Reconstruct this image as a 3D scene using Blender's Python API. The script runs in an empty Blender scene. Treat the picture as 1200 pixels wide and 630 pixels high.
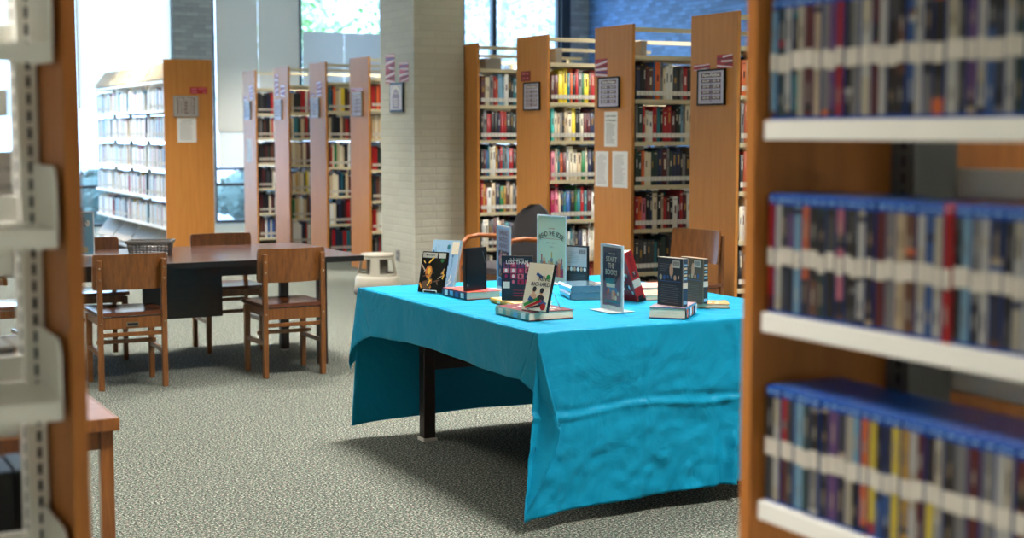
import bpy, math, random
from mathutils import Vector, Matrix, noise
R = random.Random(7)
C = bpy.context.scene.collection
sc = bpy.context.scene
PI = math.pi
def rad(d): return math.radians(d)

# ------------------------------------------------------------------ colours and materials
def s2l(c):
    c /= 255.0
    return c / 12.92 if c <= .04045 else ((c + .055) / 1.055) ** 2.4
def rgb(r, g, b): return (s2l(r), s2l(g), s2l(b), 1)
def mat(name, c, rough=.5, spec=.5, metal=0, **kw):
    m = bpy.data.materials.new(name); m.use_nodes = True
    b = m.node_tree.nodes['Principled BSDF']
    b.inputs['Base Color'].default_value = rgb(*c)
    b.inputs['Roughness'].default_value = rough
    b.inputs['Specular IOR Level'].default_value = spec
    b.inputs['Metallic'].default_value = metal
    for k, v in kw.items(): b.inputs[k].default_value = v
    return m
def nd(m, t, **kw):
    n = m.node_tree.nodes.new(t)
    for k, v in kw.items(): setattr(n, k, v)
    return n
def lk(m, a, b): m.node_tree.links.new(a, b)
def bsdf(m): return m.node_tree.nodes['Principled BSDF']
def ramp(m, fac, stops):
    r = nd(m, 'ShaderNodeValToRGB'); e = r.color_ramp.elements
    while len(e) < len(stops): e.new(.5)
    for el, (p, c) in zip(e, stops): el.position = p; el.color = rgb(*c)
    lk(m, fac, r.inputs['Fac']); return r.outputs['Color']
def bump(m, h, strength=.2, dist=.01):
    b = nd(m, 'ShaderNodeBump'); b.inputs['Strength'].default_value = strength; b.inputs['Distance'].default_value = dist
    lk(m, h, b.inputs['Height']); lk(m, b.outputs['Normal'], bsdf(m).inputs['Normal'])
def coords(m, scale, kind='Object'):
    t = nd(m, 'ShaderNodeTexCoord'); mp = nd(m, 'ShaderNodeMapping'); mp.inputs['Scale'].default_value = scale
    lk(m, t.outputs[kind], mp.inputs['Vector']); return mp.outputs['Vector']
def tex_noise(m, vec, scale, detail=3, rough=.5, dist=0):
    n = nd(m, 'ShaderNodeTexNoise'); n.inputs['Scale'].default_value = scale; n.inputs['Detail'].default_value = detail
    n.inputs['Roughness'].default_value = rough; n.inputs['Distortion'].default_value = dist
    lk(m, vec, n.inputs['Vector']); return n.outputs['Fac']
def wood(name, c1, c2, rough=.4, scale=(14, 14, 1.2), spec=.5, coat=0):
    m = mat(name, c1, rough, spec)
    v = coords(m, scale)
    f = tex_noise(m, v, 3.2, 6, .6, .6)
    lk(m, ramp(m, f, [(.3, c1), (.7, c2)]), bsdf(m).inputs['Base Color'])
    bump(m, f, .05, .002)
    bsdf(m).inputs['Coat Weight'].default_value = coat
    bsdf(m).inputs['Coat Roughness'].default_value = .2
    return m
OAK = wood('honey_laminate', (204, 138, 66), (190, 122, 52), .5, (10, 10, .7))
OAK2 = wood('foreground_laminate', (196, 124, 52), (172, 102, 38), .55, (10, 10, .7))
CHAIRW = wood('chair_oak', (140, 88, 40), (100, 58, 26), .3, (20, 20, 2), coat=.25)
DARKW = wood('table_walnut', (48, 28, 22), (32, 19, 15), .3, (3, 22, 22), coat=.5)
LEGW = wood('dark_table_leg', (44, 24, 17), (30, 16, 12), .45, (20, 20, 2))
TABTOP = wood('study_table_top', (92, 60, 50), (66, 42, 36), .22, (1.5, 16, 16), coat=.6)
LOWTOP = wood('low_table_top', (150, 110, 96), (128, 90, 76), .3, (2, 16, 16))
ARMW = wood('bent_wood', (176, 104, 52), (140, 78, 36), .35, (12, 12, 12))
BLACK = mat('black_plastic', (12, 12, 13), .25)
DKEDGE = mat('dark_edge_band', (20, 18, 20), .4)
CREAM = mat('cream_steel', (214, 202, 168), .45)
CREAM2 = mat('cream_steel_upright', (176, 164, 136), .5)
WHITEST = mat('off_white_steel', (246, 244, 236), .4)
GREYST = mat('grey_steel', (190, 190, 186), .45)
SLOT = mat('slot_shadow', (16, 14, 14), .9)
LABEL = mat('white_label', (198, 192, 180), .6)
PAPER = mat('page_edges', (226, 216, 190), .85)
WHITEP = mat('white_paper', (228, 228, 226), .7)
INK = mat('ink_black', (24, 24, 28), .6)
INKG = mat('ink_grey', (120, 120, 124), .6)
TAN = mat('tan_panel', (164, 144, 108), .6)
DTAN = mat('dark_tan', (150, 134, 108), .6)  # darker tan of the low display shelves
STEEL = mat('chrome_wire', (206, 206, 200), .35)
BOLT = mat('bolt_steel', (150, 140, 120), .35, metal=1)
FELT = mat('charcoal_fabric', (44, 42, 44), .9)
FELT2 = mat('dark_seat_fabric', (58, 54, 58), .9)
PINK = mat('dusty_pink_fabric', (176, 112, 118), .9)
STOOLG = mat('putty_plastic', (192, 186, 170), .45)
STOOLD = mat('grey_rubber', (110, 106, 100), .6)
BASK = mat('grey_basket_plastic', (104, 102, 98), .45)
PLAQUE = mat('burgundy', (120, 34, 40), .5)
REDP = mat('ribbon_red', (176, 28, 36), .4)
LILAC = mat('print_lilac', (150, 142, 168), .5)
MAROON = mat('print_maroon', (92, 50, 62), .5)
SILV = mat('silver_frame', (150, 146, 142), .35)
FLOORGL = mat('white_glide', (220, 216, 205), .5)
TRIMK = mat('window_frame_dark', (44, 50, 58), .5)
PALE = mat('rubber_base', (60, 58, 56), .7)
# carpet
CARPET = mat('speckled_carpet', (120, 122, 114), .95, .1)
v = coords(CARPET, (1, 1, 1)); f = tex_noise(CARPET, v, 105, 3, .75)
col = ramp(CARPET, f, [(.34, (16, 20, 18)), (.45, (62, 70, 67)), (.55, (116, 121, 114)), (.66, (208, 210, 200))])
f2 = tex_noise(CARPET, coords(CARPET, (1, 1, 1)), 70, 2, .6)
mx = nd(CARPET, 'ShaderNodeMixRGB', blend_type='MULTIPLY'); mx.inputs['Fac'].default_value = .55
lk(CARPET, col, mx.inputs['Color1']); lk(CARPET, ramp(CARPET, f2, [(.36, (150, 205, 170)), (.5, (235, 235, 225)), (.64, (240, 170, 175))]), mx.inputs['Color2'])
lk(CARPET, mx.outputs['Color'], bsdf(CARPET).inputs['Base Color']); bump(CARPET, f, .5, .006)
# painted brick (world position so courses run round corners)
def brick(name, c, cm, mode='sum', bw=.2, rh=.0675, var=.12, strength=.6):
    m = mat(name, c, .55)
    g = nd(m, 'ShaderNodeNewGeometry'); s = nd(m, 'ShaderNodeSeparateXYZ'); lk(m, g.outputs['Position'], s.inputs[0])
    a = nd(m, 'ShaderNodeMath', operation='ADD'); lk(m, s.outputs['X'], a.inputs[0]); lk(m, s.outputs['Y'], a.inputs[1])
    cb = nd(m, 'ShaderNodeCombineXYZ'); lk(m, a.outputs[0], cb.inputs['X']); lk(m, s.outputs['Z'], cb.inputs['Y'])
    t = nd(m, 'ShaderNodeTexBrick'); lk(m, cb.outputs[0], t.inputs['Vector'])
    t.inputs['Scale'].default_value = 1; t.inputs['Brick Width'].default_value = bw; t.inputs['Row Height'].default_value = rh
    t.inputs['Mortar Size'].default_value = .006; t.inputs['Mortar Smooth'].default_value = .6
    t.inputs['Color1'].default_value = rgb(*c); t.inputs['Color2'].default_value = rgb(*[int(x * (1 - var)) for x in c])
    t.inputs['Mortar'].default_value = rgb(*cm)
    lk(m, t.outputs['Color'], bsdf(m).inputs['Base Color'])
    n = tex_noise(m, cb.outputs[0], 14, 4)
    ad = nd(m, 'ShaderNodeMath', operation='MULTIPLY_ADD'); lk(m, t.outputs['Fac'], ad.inputs[0]); ad.inputs[1].default_value = -1; lk(m, n, ad.inputs[2])
    bump(m, ad.outputs[0], strength, .012)
    return m
BRICKC = brick('painted_brick_sage', (198, 197, 182), (186, 184, 170), var=.04, bw=.30, rh=.068, strength=.45)
BRICKW = brick('painted_brick_grey', (168, 174, 176), (134, 140, 144), var=.18)
BRICKB = brick('brick_blue_daylight', (104, 150, 206), (70, 110, 160), var=.25)  # grey brick with the blue window daylight put into its colour
PLASTER = mat('plaster', (196, 196, 190), .8)
CEILM = mat('ceiling_tile', (226, 226, 220), .9)
# tablecloth
CLOTH = mat('turquoise_polyester', (2, 135, 173), .5, .2)
v = coords(CLOTH, (1, 1, 1)); f = tex_noise(CLOTH, v, 5, 5, .55, .6)
bsdf(CLOTH).inputs['Sheen Weight'].default_value = .06
bsdf(CLOTH).inputs['Sheen Tint'].default_value = rgb(120, 230, 255)
bump(CLOTH, f, .6, .03)
# glass
def glass(name, tint, gl=.08):
    m = bpy.data.materials.new(name); m.use_nodes = True; nt = m.node_tree
    nt.nodes.remove(nt.nodes['Principled BSDF'])
    t = nd(m, 'ShaderNodeBsdfTransparent'); t.inputs[0].default_value = rgb(*tint)
    g = nd(m, 'ShaderNodeBsdfGlossy'); g.inputs['Roughness'].default_value = .03
    x = nd(m, 'ShaderNodeMixShader'); x.inputs[0].default_value = gl
    lk(m, t.outputs[0], x.inputs[1]); lk(m, g.outputs[0], x.inputs[2]); lk(m, x.outputs[0], nt.nodes['Material Output'].inputs['Surface'])
    return m
GLASS = glass('window_glass', (240, 248, 255))
ACRYL = glass('clear_acrylic', (248, 251, 252), .04)
def blind(name, c, tr):
    m = bpy.data.materials.new(name); m.use_nodes = True; nt = m.node_tree; nt.nodes.remove(nt.nodes['Principled BSDF'])
    d = nd(m, 'ShaderNodeBsdfDiffuse'); d.inputs[0].default_value = rgb(*c)
    t = nd(m, 'ShaderNodeBsdfTranslucent'); t.inputs[0].default_value = rgb(*c)
    x = nd(m, 'ShaderNodeMixShader'); x.inputs[0].default_value = tr
    lk(m, d.outputs[0], x.inputs[1]); lk(m, t.outputs[0], x.inputs[2]); lk(m, x.outputs[0], nt.nodes['Material Output'].inputs['Surface'])
    return m
BLINDW = blind('sheer_cream_fabric', (255, 244, 218), .5)
BLINDG = blind('grey_screen_fabric', (206, 203, 192), .05)
BLINDM = blind('pale_screen_fabric', (226, 224, 214), .12)
BLINDB = blind('blue_grey_screen_fabric', (204, 208, 208), .08)
def emit(name, c, s):
    m = bpy.data.materials.new(name); m.use_nodes = True; nt = m.node_tree; nt.nodes.remove(nt.nodes['Principled BSDF'])
    e = nd(m, 'ShaderNodeEmission'); e.inputs[0].default_value = rgb(*c); e.inputs[1].default_value = s
    lk(m, e.outputs[0], nt.nodes['Material Output'].inputs['Surface']); return m
# book colours: letter -> (name, rgb)
PAL = {
 'k': ('black', (20, 20, 24)), 'n': ('navy', (26, 38, 72)), 'u': ('blue', (44, 88, 150)), 's': ('light blue', (120, 170, 200)),
 't': ('teal', (18, 110, 124)), 'q': ('turquoise', (60, 186, 178)), 'g': ('green', (34, 116, 66)), 'd': ('dark green', (26, 54, 46)),
 'r': ('red', (172, 22, 28)), 'm': ('maroon', (84, 22, 30)), 'o': ('orange', (224, 102, 44)), 'y': ('yellow', (232, 206, 52)),
 'c': ('cream', (222, 212, 186)), 'w': ('white', (230, 230, 224)), 'e': ('beige', (196, 176, 142)), 'b': ('brown', (98, 60, 42)),
 'a': ('grey', (124, 124, 124)), 'z': ('charcoal', (58, 62, 66)), 'p': ('pink', (206, 110, 130)), 'f': ('magenta', (168, 30, 84)),
 'l': ('gold', (196, 150, 60)), 'v': ('purple', (96, 60, 120))}
BM = {k: mat('cloth_' + v_[0].replace(' ', '_'), v_[1], .45) for k, v_ in PAL.items()}
BL = list(PAL)
BLUEC = mat('translucent_blue_case', (4, 72, 158), .3, .4)
BLUEP = mat('case_emblem', (150, 190, 225), .4)

# ------------------------------------------------------------------ geometry
class G:
    def __init__(s): s.v = []; s.f = []; s.m = []; s.s = []
    def add(s, vs, fs, m=0, sm=False, T=None):
        o = len(s.v)
        s.v += [tuple(T @ Vector(p)) for p in vs] if T is not None else [tuple(p) for p in vs]
        for f in fs: s.f.append([i + o for i in f]); s.m.append(m); s.s.append(sm)
        return s
    def box(s, x0, x1, y0, y1, z0, z1, m=0, T=None):
        vs = [(x, y, z) for x in (x0, x1) for y in (y0, y1) for z in (z0, z1)]
        return s.add(vs, [(0, 1, 3, 2), (4, 6, 7, 5), (0, 4, 5, 1), (2, 3, 7, 6), (0, 2, 6, 4), (1, 5, 7, 3)], m, T=T)
    def hexa(s, b, t, m=0, T=None):
        n = len(b); return s.add(list(b) + list(t), [tuple(range(n))[::-1], tuple(range(n, 2 * n))] + [(i, (i + 1) % n, n + (i + 1) % n, n + i) for i in range(n)], m, T=T)
    def prism(s, poly, a, b, axis='x', m=0, T=None):
        f = {'x': lambda p, c: (c, p[0], p[1]), 'y': lambda p, c: (p[0], c, p[1]), 'z': lambda p, c: (p[0], p[1], c)}[axis]
        return s.hexa([f(p, a) for p in poly], [f(p, b) for p in poly], m, T)
    def quad(s, a, b, c, d, m=0, T=None): return s.add([a, b, c, d], [(0, 1, 2, 3)], m, T=T)
    def tube(s, pts, r, n=8, m=0, T=None, caps=True):
        pts = [Vector(p) for p in pts]; rs = r if isinstance(r, (list, tuple)) else [r] * len(pts)
        vs = []; fs = []; up = None
        for i, p in enumerate(pts):
            d = (pts[min(i + 1, len(pts) - 1)] - pts[max(i - 1, 0)]).normalized()
            if up is None: up = Vector((0, 0, 1)) if abs(d.z) < .9 else Vector((1, 0, 0))
            sx = d.cross(up).normalized(); up = sx.cross(d).normalized()
            for k in range(n):
                a = 2 * PI * k / n; vs.append(p + (sx * math.cos(a) + up * math.sin(a)) * rs[i])
        for i in range(len(pts) - 1):
            for k in range(n): fs.append((i * n + k, i * n + (k + 1) % n, (i + 1) * n + (k + 1) % n, (i + 1) * n + k))
        if caps: fs += [tuple(range(n))[::-1], tuple(range((len(pts) - 1) * n, len(pts) * n))]
        return s.add(vs, fs, m, True, T)
    def lathe(s, prof, n=24, m=0, c=(0, 0), T=None, sm=True):
        vs = []; fs = []
        for r, z in prof:
            for k in range(n): a = 2 * PI * k / n; vs.append((c[0] + r * math.cos(a), c[1] + r * math.sin(a), z))
        for i in range(len(prof) - 1):
            for k in range(n): fs.append((i * n + k, i * n + (k + 1) % n, (i + 1) * n + (k + 1) % n, (i + 1) * n + k))
        return s.add(vs, fs, m, sm, T)
    def grid(s, rows, m=0, sm=True, T=None):
        w = len(rows[0]); vs = [p for r in rows for p in r]
        fs = [(j * w + i, j * w + i + 1, (j + 1) * w + i + 1, (j + 1) * w + i) for j in range(len(rows) - 1) for i in range(w - 1)]
        return s.add(vs, fs, m, sm, T)
    def text(s, t, size, org, right=(1, 0, 0), up=(0, 0, 1), m=0, width=None, bold=0, T=None):
        """words in the plane of right/up, centred on org, slightly raised"""
        cu = bpy.data.curves.new('lettering', 'FONT'); cu.body = t; cu.size = 1; cu.align_x = 'CENTER'; cu.align_y = 'CENTER'; cu.offset = bold; cu.resolution_u = 2
        ob = bpy.data.objects.new('lettering', cu); me = bpy.data.meshes.new_from_object(ob)
        xs = [v.co.x for v in me.vertices] or [0, 1]; w = max(xs) - min(xs) or 1
        k = size; kx = (width / w) if width else size
        r = Vector(right).normalized(); u = Vector(up).normalized(); o = Vector(org)
        s.add([o + r * v.co.x * kx + u * v.co.y * k for v in me.vertices], [tuple(p.vertices) for p in me.polygons], m, T=T)
        bpy.data.objects.remove(ob); bpy.data.curves.remove(cu); bpy.data.meshes.remove(me); return s
    def mesh(s, name, mats):
        me = bpy.data.meshes.new(name); me.from_pydata(s.v, [], s.f)
        for m in (mats if isinstance(mats, (list, tuple)) else [mats]): me.materials.append(m)
        me.polygons.foreach_set('material_index', s.m); me.polygons.foreach_set('use_smooth', s.s); me.update(); return me
def tag(o, label=None, cat=None, group=None, kind=None):
    for k, v in (('label', label), ('category', cat), ('group', group), ('kind', kind)):
        if v: o[k] = v
    return o
def part(name, g, mats, parent=None, bevel=0, loc=None, rot=None, label=None):
    o = bpy.data.objects.new(name, g.mesh(name, mats) if isinstance(g, G) else g); C.objects.link(o)
    if parent: o.parent = parent
    if loc: o.location = loc
    if rot: o.rotation_euler = rot
    if bevel:
        b = o.modifiers.new('bevel', 'BEVEL'); b.width = bevel; b.segments = 2; b.limit_method = 'ANGLE'
    if label: o['label'] = label
    return o
def thing(name, loc, label, cat, yaw=0, tilt=0, group=None):
    o = bpy.data.objects.new(name, None); C.objects.link(o); o.location = loc; o.rotation_euler = (tilt, 0, yaw); o.empty_display_size = .1
    return tag(o, label, cat, group)
def struct(name, g, mats): return tag(part(name, g, mats), kind='structure')
def copy_tree(o, parent=None, loc=None, yaw=None, label=None):
    c = o.copy(); C.objects.link(c); c.parent = parent
    if loc: c.location = loc
    if yaw is not None: c.rotation_euler[2] = yaw
    if label: c['label'] = label
    for ch in list(o.children): copy_tree(ch, c)
    return c
ORD = ['first', 'second', 'third', 'fourth', 'fifth', 'sixth', 'seventh', 'eighth', 'ninth', 'tenth', 'eleventh', 'twelfth', 'thirteenth', 'fourteenth', 'fifteenth', 'sixteenth', 'seventeenth', 'eighteenth']
BLAB = mat('book_tag_white', (232, 230, 222), .6)
GREYB = mat('grey_board', (150, 146, 140), .7)
# ------------------------------------------------------------------ camera (1.47 m above the carpet, pitched down a little)
A = rad(27.6); F = 1700.0; PT = math.atan(160 / F)
fw = Vector((math.sin(A) * math.cos(PT), math.cos(A) * math.cos(PT), -math.sin(PT)))
rt = Vector((math.cos(A), -math.sin(A), 0)); up_ = rt.cross(fw)
cam = bpy.data.cameras.new('camera'); co = bpy.data.objects.new('camera', cam); C.objects.link(co); sc.camera = co
co.matrix_world = Matrix(((rt.x, up_.x, -fw.x, 0), (rt.y, up_.y, -fw.y, 0), (rt.z, up_.z, -fw.z, 1.47), (0, 0, 0, 1)))
cam.sensor_width = 36; cam.lens = F / 1200 * 36; cam.clip_start = .05; cam.clip_end = 300
cam.dof.use_dof = True; cam.dof.focus_distance = 6.0; cam.dof.aperture_fstop = 3.2

# ------------------------------------------------------------------ room shell
XL, XR, YF, YB, ZC = -3.0, 13.6, -3.0, 23.0, 4.3
struct('floor', G().box(XL, XR, YF, YB, -.1, 0), CARPET)
struct('ceiling', G().box(XL, XR, YF, YB, ZC, ZC + .1), CEILM)
struct('wall_left', G().box(XL - .2, XL, YF, YB, 0, ZC), PLASTER)
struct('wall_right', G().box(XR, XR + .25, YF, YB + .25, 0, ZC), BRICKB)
struct('wall_front', G().box(XL - .2, XR + .25, YF - .2, YF, 0, ZC), PLASTER)
# back wall: piers and header round the openings
g = G()
for a, b in ((XL, 1.0), (5.97, 6.62)): g.box(a, b, YB, YB + .25, 0, ZC)
g.box(1.0, 5.97, YB, YB + .25, 4.15, ZC); g.box(6.62, XR, YB, YB + .25, 4.15, ZC)
g.box(13.0 + .2, XR, YB, YB + .25, 0, 4.15, 0)
struct('wall_back', g, BRICKW)
struct('trim_1', G().box(13.02, 13.2, YB - .03, YB + .12, 0, 4.15), TRIMK)
struct('baseboard_right', G().box(XR - .015, XR, YF, YB, 0, .1), PALE)
wins = [(1.0, 2.75), (2.75, 4.42), (4.42, 5.97), (6.62, 8.09), (8.09, 9.6), (9.6, 11.08), (11.08, 11.70), (11.70, 13.02)]
for i, (a, b) in enumerate(wins):
    e = bpy.data.objects.new(f'window_{i+1}', None); C.objects.link(e); e.location = (a, YB, 0); tag(e, kind='structure')
    w = b - a; g = G()
    g.box(0, .045, .04, .16, 0, 4.15).box(w - .045, w, .04, .16, 0, 4.15)
    for z in (0.0, .60, 4.11): g.box(0.045, w - .045, .04, .16, z, z + (.05 if z else .05))
    if i in (3, 4): g.box(.045, w - .045, .04, .16, .86, .90)
    part('window_frame', g, TRIMK, e)
    part('pane', G().box(.045, w - .045, .09, .096, .05, 4.11), GLASS, e)
struct('brick_column', G().box(5.30, 5.80, 12.04, 12.82, 0, ZC), BRICKC)
def mk_blind(x0, x1, z0, z1, m, label, n=1):
    b = thing('roller_blind', (x0, YB - .03, z0), label, 'blind', group='roller blinds on the window wall')
    k = (x1 - x0) / n; g = G()
    for i in range(n):
        pts = [[(i * k + .003 + (k - .006) * u / 6, -.004 * math.sin(PI * u / 6), z) for u in range(7)] for z in (0, (z1 - z0) / 2, z1 - z0)]
        g.grid(pts)
    part('blind_fabric', g, m, b)
    part('bottom_bar', G().box(.01, x1 - x0 - .01, -.012, .006, -.02, .005), m, b)
mk_blind(4.47, 5.94, 1.84, 4.12, BLINDW, 'bright cream roller blind glowing above the white-lit book shelves')
mk_blind(2.80, 4.38, 3.0, 4.12, BLINDW, 'short cream roller blind seen past the near white metal shelves')
mk_blind(6.66, 8.06, 1.50, 4.12, BLINDG, 'tall grey roller blind beside the grey brick pier', 2)
mk_blind(6.68, 8.04, .93, 1.48, BLINDM, 'short pale lower blind under the tall grey one')
mk_blind(8.12, 9.57, 1.6, 3.12, BLINDB, 'blue-grey blind lowered below the bright tree view', 2)
# outdoors
def leaf_tree(x, y, h, r, label, tone, seed):
    t = thing('tree', (x, y, -.3), label, 'tree', group='trees outside the windows')
    q = random.Random(seed); g = G(); tips = []
    g.tube([(0, 0, 0), (.05, 0, h * .3), (0, .1, h * .55), (.1, 0, h * .85)], [.16, .13, .1, .04], 8)
    for k in range(9):
        a = q.uniform(0, 6.28); z = h * q.uniform(.35, .75); L = r * q.uniform(.6, 1)
        e_ = Vector((math.cos(a) * L, math.sin(a) * L, z + L * q.uniform(.3, .8))); tips.append(e_)
        g.tube([(0, 0, z), e_ * .5 + Vector((0, 0, z * .5 + .1)), e_], [.06, .04, .015], 6)
    part('trunk', g, BARK, t)
    g = G()
    for k in range(2600):
        c = q.choice(tips) + Vector((q.gauss(0, r * .28), q.gauss(0, r * .28), q.gauss(0, r * .24)))
        d = Vector((q.uniform(-1, 1), q.uniform(-1, 1), q.uniform(-.6, .6))).normalized() * .11; e_ = d.cross(Vector((q.uniform(-1, 1), .3, 1))).normalized() * .05
        g.quad(c - d, c + e_, c + d, c - e_, q.randrange(2))
    part('foliage', g, tone, t)
BARK = mat('pale_bark', (170, 160, 150), .9)
LF = [mat('leaf_a', (120, 160, 90), .6), mat('leaf_b', (170, 190, 140), .6)]
LF2 = [mat('leaf_c', (190, 205, 200), .6), mat('leaf_d', (150, 180, 170), .6)]
leaf_tree(11.4, 31, 7.0, 2.0, 'leafy green tree outside the window left of the brick column', LF, 3)
leaf_tree(16.8, 32.5, 8.0, 2.0, 'pale tree outside the window right of the brick column', LF2, 5)
g = G()
g.box(0, 6, 0, 6, 0, 9)
bd = thing('building', (20.5, 42, -.3), 'pale pinkish building outside beyond the trees', 'building')
part('wall', g, brick('pale_outdoor_brick', (226, 214, 216), (204, 194, 196), var=.06), bd)
for k in range(3): part('window', G().box(1 + k * 1.8, 2 + k * 1.8, -.03, .01, 5, 6.6), GREYST, bd)
bd2 = thing('building', (13.3, 41, -.3), 'low pale building glimpsed behind the leafy green tree', 'building')
part('wall', G().box(0, 3.6, 0, 6, 0, 8), bsdf and bd.children[0].data.materials[0], bd2); part('window', G().box(.8, 1.8, -.03, .01, 4.5, 6), GREYST, bd2)
GRND = mat('outdoor_paving', (176, 180, 186), .9)
struct('ground', G().box(-30, 60, YB + .25, 90, -.45, -.3), GRND)
hg = mat('hedge_leaf', (96, 112, 104), .8)
for k, (x, y, lab) in enumerate(((8.7, 27.5, 'rounded grey-green shrub outside the low window by the blinds'), (10.6, 28.5, 'rounded shrub outside behind the narrow stack ranges'), (5.6, 27, 'rounded shrub outside the bright window'))):
    g = G(); q = random.Random(k)
    for i in range(900):
        a = q.uniform(0, 6.28); b = q.uniform(-.2, 1.5); rr = .8 * q.uniform(.85, 1.02)
        c = Vector((math.cos(a) * math.cos(b) * rr, math.sin(a) * math.cos(b) * rr, .35 + math.sin(b) * rr * .9)); d = Vector((q.uniform(-1, 1), q.uniform(-1, 1), q.uniform(-1, 1))).normalized() * .09; e_ = d.cross(c).normalized() * .05
        g.quad(c - d, c + e_, c + d, c - e_)
    g.lathe([(.3, 0), (.7, .3), (.74, .6), (.5, .95), (0, 1.05)], 16)
    tag(part('shrub', g, hg, loc=(x, y, -.3)), lab, 'shrub', 'shrubs outside the windows')

# ------------------------------------------------------------------ stack ranges (local: runs along +x, faces -y, 0.54 deep, 2.27 tall)
LEV = [2.04, 1.715, 1.40, 1.075, .745, .42, .10]
def shelf_g(L):
    g = G(); g.box(0, L, 0, .012, -.03, 0).box(0, L, .012, .235, -.012, -.002).box(0, L, .228, .238, -.012, .002)
    for x in (0, L - .004): g.box(x, x + .004, .03, .235, -.03, .06)
    return g
SHELF_ME = shelf_g(.905).mesh('shelf', CREAM)
SHELF_W = shelf_g(.905).mesh('shelf', WHITEST)
def make_range(n, me, lab, loc, yaw, canopy=False):
    t = thing('book_stack_range', loc, lab, 'bookshelf', yaw, group='library stack ranges')
    part('end_panel', G().box(-.025, 0, 0, .54, 0, 2.27), OAK, t, .002)
    rails = []
    for k in range(n + 1):
        g = G().box(k * .914 - .018 if k else .0, k * .914 + .018, .25, .29, 0, 2.24)
        part('post', g, CREAM2, t)
    for s in range(n):
        for z in LEV:
            for back in (0, 1):
                o = part('shelf', me, None, t, loc=(s * .914 + (.905 + .005 if back else .005), .54 if back else 0, z))
                if back: o.rotation_euler = (0, 0, PI)
        g = G().box(s * .914, s * .914 + .914, .255, .285, 0, .06); part('kick_rail', g, CREAM2, t)
    for y in (.0,): part('top_rail', G().box(0, n * .914, y, y + .03, 2.215, 2.245), CREAM, t)
    if canopy:
        for s in range(n):
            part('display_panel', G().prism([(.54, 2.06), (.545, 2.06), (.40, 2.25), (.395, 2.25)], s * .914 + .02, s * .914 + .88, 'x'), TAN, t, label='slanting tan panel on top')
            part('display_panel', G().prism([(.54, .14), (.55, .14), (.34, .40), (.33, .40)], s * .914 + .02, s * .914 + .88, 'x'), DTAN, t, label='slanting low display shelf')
    return t
RN = {0: 'the frontmost range', 1: 'the second range back', 2: 'the third range back', 3: 'the range right of the column', 4: 'the range behind the column',
      5: 'the range left of the column', 6: 'the second range past the column', 7: 'the third range past the column', 8: 'the farthest range'}
YR = {i: 7.9 + 1.3 * i for i in range(9)}
RL = {0: 'frontmost tall oak-ended stack range behind the wooden chair', 1: 'oak-ended stack range with three paper notices on its end panel', 2: 'oak-ended stack range behind the black-backed armchair',
      3: 'oak-ended stack range whose dark edge touches the brick column', 4: 'oak-ended stack range hidden behind the brick column', 5: 'narrow-looking stack range immediately left of the brick column, nearest of its four',
      6: 'second of the four far ranges, counted leftwards from the column', 7: 'third of the four far ranges, counted leftwards from the column', 8: 'farthest and leftmost of the four ranges left of the column'}
r0 = make_range(2, SHELF_ME, RL[0], (5.84, YR[0], 0), 0)
for i in range(1, 9): copy_tree(r0, None, (5.84, YR[i], 0), None, RL[i])
make_range(4, SHELF_W, 'long white-shelved range with plain golden end panel beside the study table', (4.58, 16.0, 0), PI / 2, True)

# ------------------------------------------------------------------ books on the ranges
def book_geo(g, t, d, h, ci, cp, cl, T=None, label=True, deco=0):
    """upright book, spine facing -y at y=0, base z=0, x 0..t"""
    b = .0025
    g.box(0, b, 0, d, 0, h, ci, T).box(t - b, t, 0, d, 0, h, ci, T)
    g.add([(0, 0, 0), (t * .25, -.004, 0), (t * .75, -.004, 0), (t, 0, 0), (0, 0, h), (t * .25, -.004, h), (t * .75, -.004, h), (t, 0, h)],
          [(0, 1, 5, 4), (1, 2, 6, 5), (2, 3, 7, 6), (4, 5, 6, 7)], ci, True, T)
    g.box(b, t - b, .002, d - .004, .003, h - .004, cp, T)
    return g
def spine_deco(g, t, h, m, q):
    y = -.0048; w = t * .3
    if q.random() < .75:
        z = h * q.uniform(.45, .6); g.box(t / 2 - w / 2, t / 2 + w / 2, y, -.003, z, z + h * q.uniform(.15, .3), m)
    if q.random() < .5: g.box(t * .2, t * .8, y, -.003, h * .9, h * .92, m)
def seq_for(key, n, q, pal='knudmrcwewatzbcrkw'):
    s = SEQ.get(key, ''); return (s + ''.join(q.choice(pal) for _ in range(60)))[:80]
SEQ = {(1, 0): 'nkkmbuoacwwzkarkdcmk', (1, 1): 'adrcwrtkrrmkdsacce', (1, 2): 'ddoccddnmadnnkak', (1, 3): 'ropknckermkwnrmwk', (1, 4): 'zzzzztkkdkzck', (1, 5): 'kzkmkdnka',
       (2, 0): 'bmyytokragybrm', (2, 1): 'qceakecykzcmmn', (2, 2): 'pctomwccegcnk', (2, 3): 'fpcntukgtrtm', (2, 4): 'yorrkgwtakn', (2, 5): 'kacwnmk',
       (3, 0): 'mccarosswkktw', (3, 1): 'karkknrrkkdz', (3, 2): 'kmutcwlnrtas', (3, 3): 'rlrwenglbe', (3, 4): 'awckamwe', (3, 5): 'kwack',
       (0, 0): 'oekcr', (0, 1): 'arqck', (0, 2): 'krkmz', (0, 3): 'cwcka', (0, 4): 'kkzkk', (0, 5): 'kack',
       (5, 0): 'rbore', (5, 1): 'eceke', (5, 2): 'rrdce', (6, 0): 'tnoecyk', (6, 1): 'ezkkeb', (6, 2): 'brcgec', (6, 3): 'eccntk', (6, 4): 'wcknkm',
       (7, 0): 'ekkkrr', (7, 1): 'ctddek', (7, 2): 'ceebcm', (7, 3): 'clecky', (7, 4): 'gelcwe', (8, 0): 'kzkknk', (8, 1): 'zakbkk', (8, 2): 'kkmdkb', (8, 3): 'kkmkzk', (8, 4): 'mkkcmk'}
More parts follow.
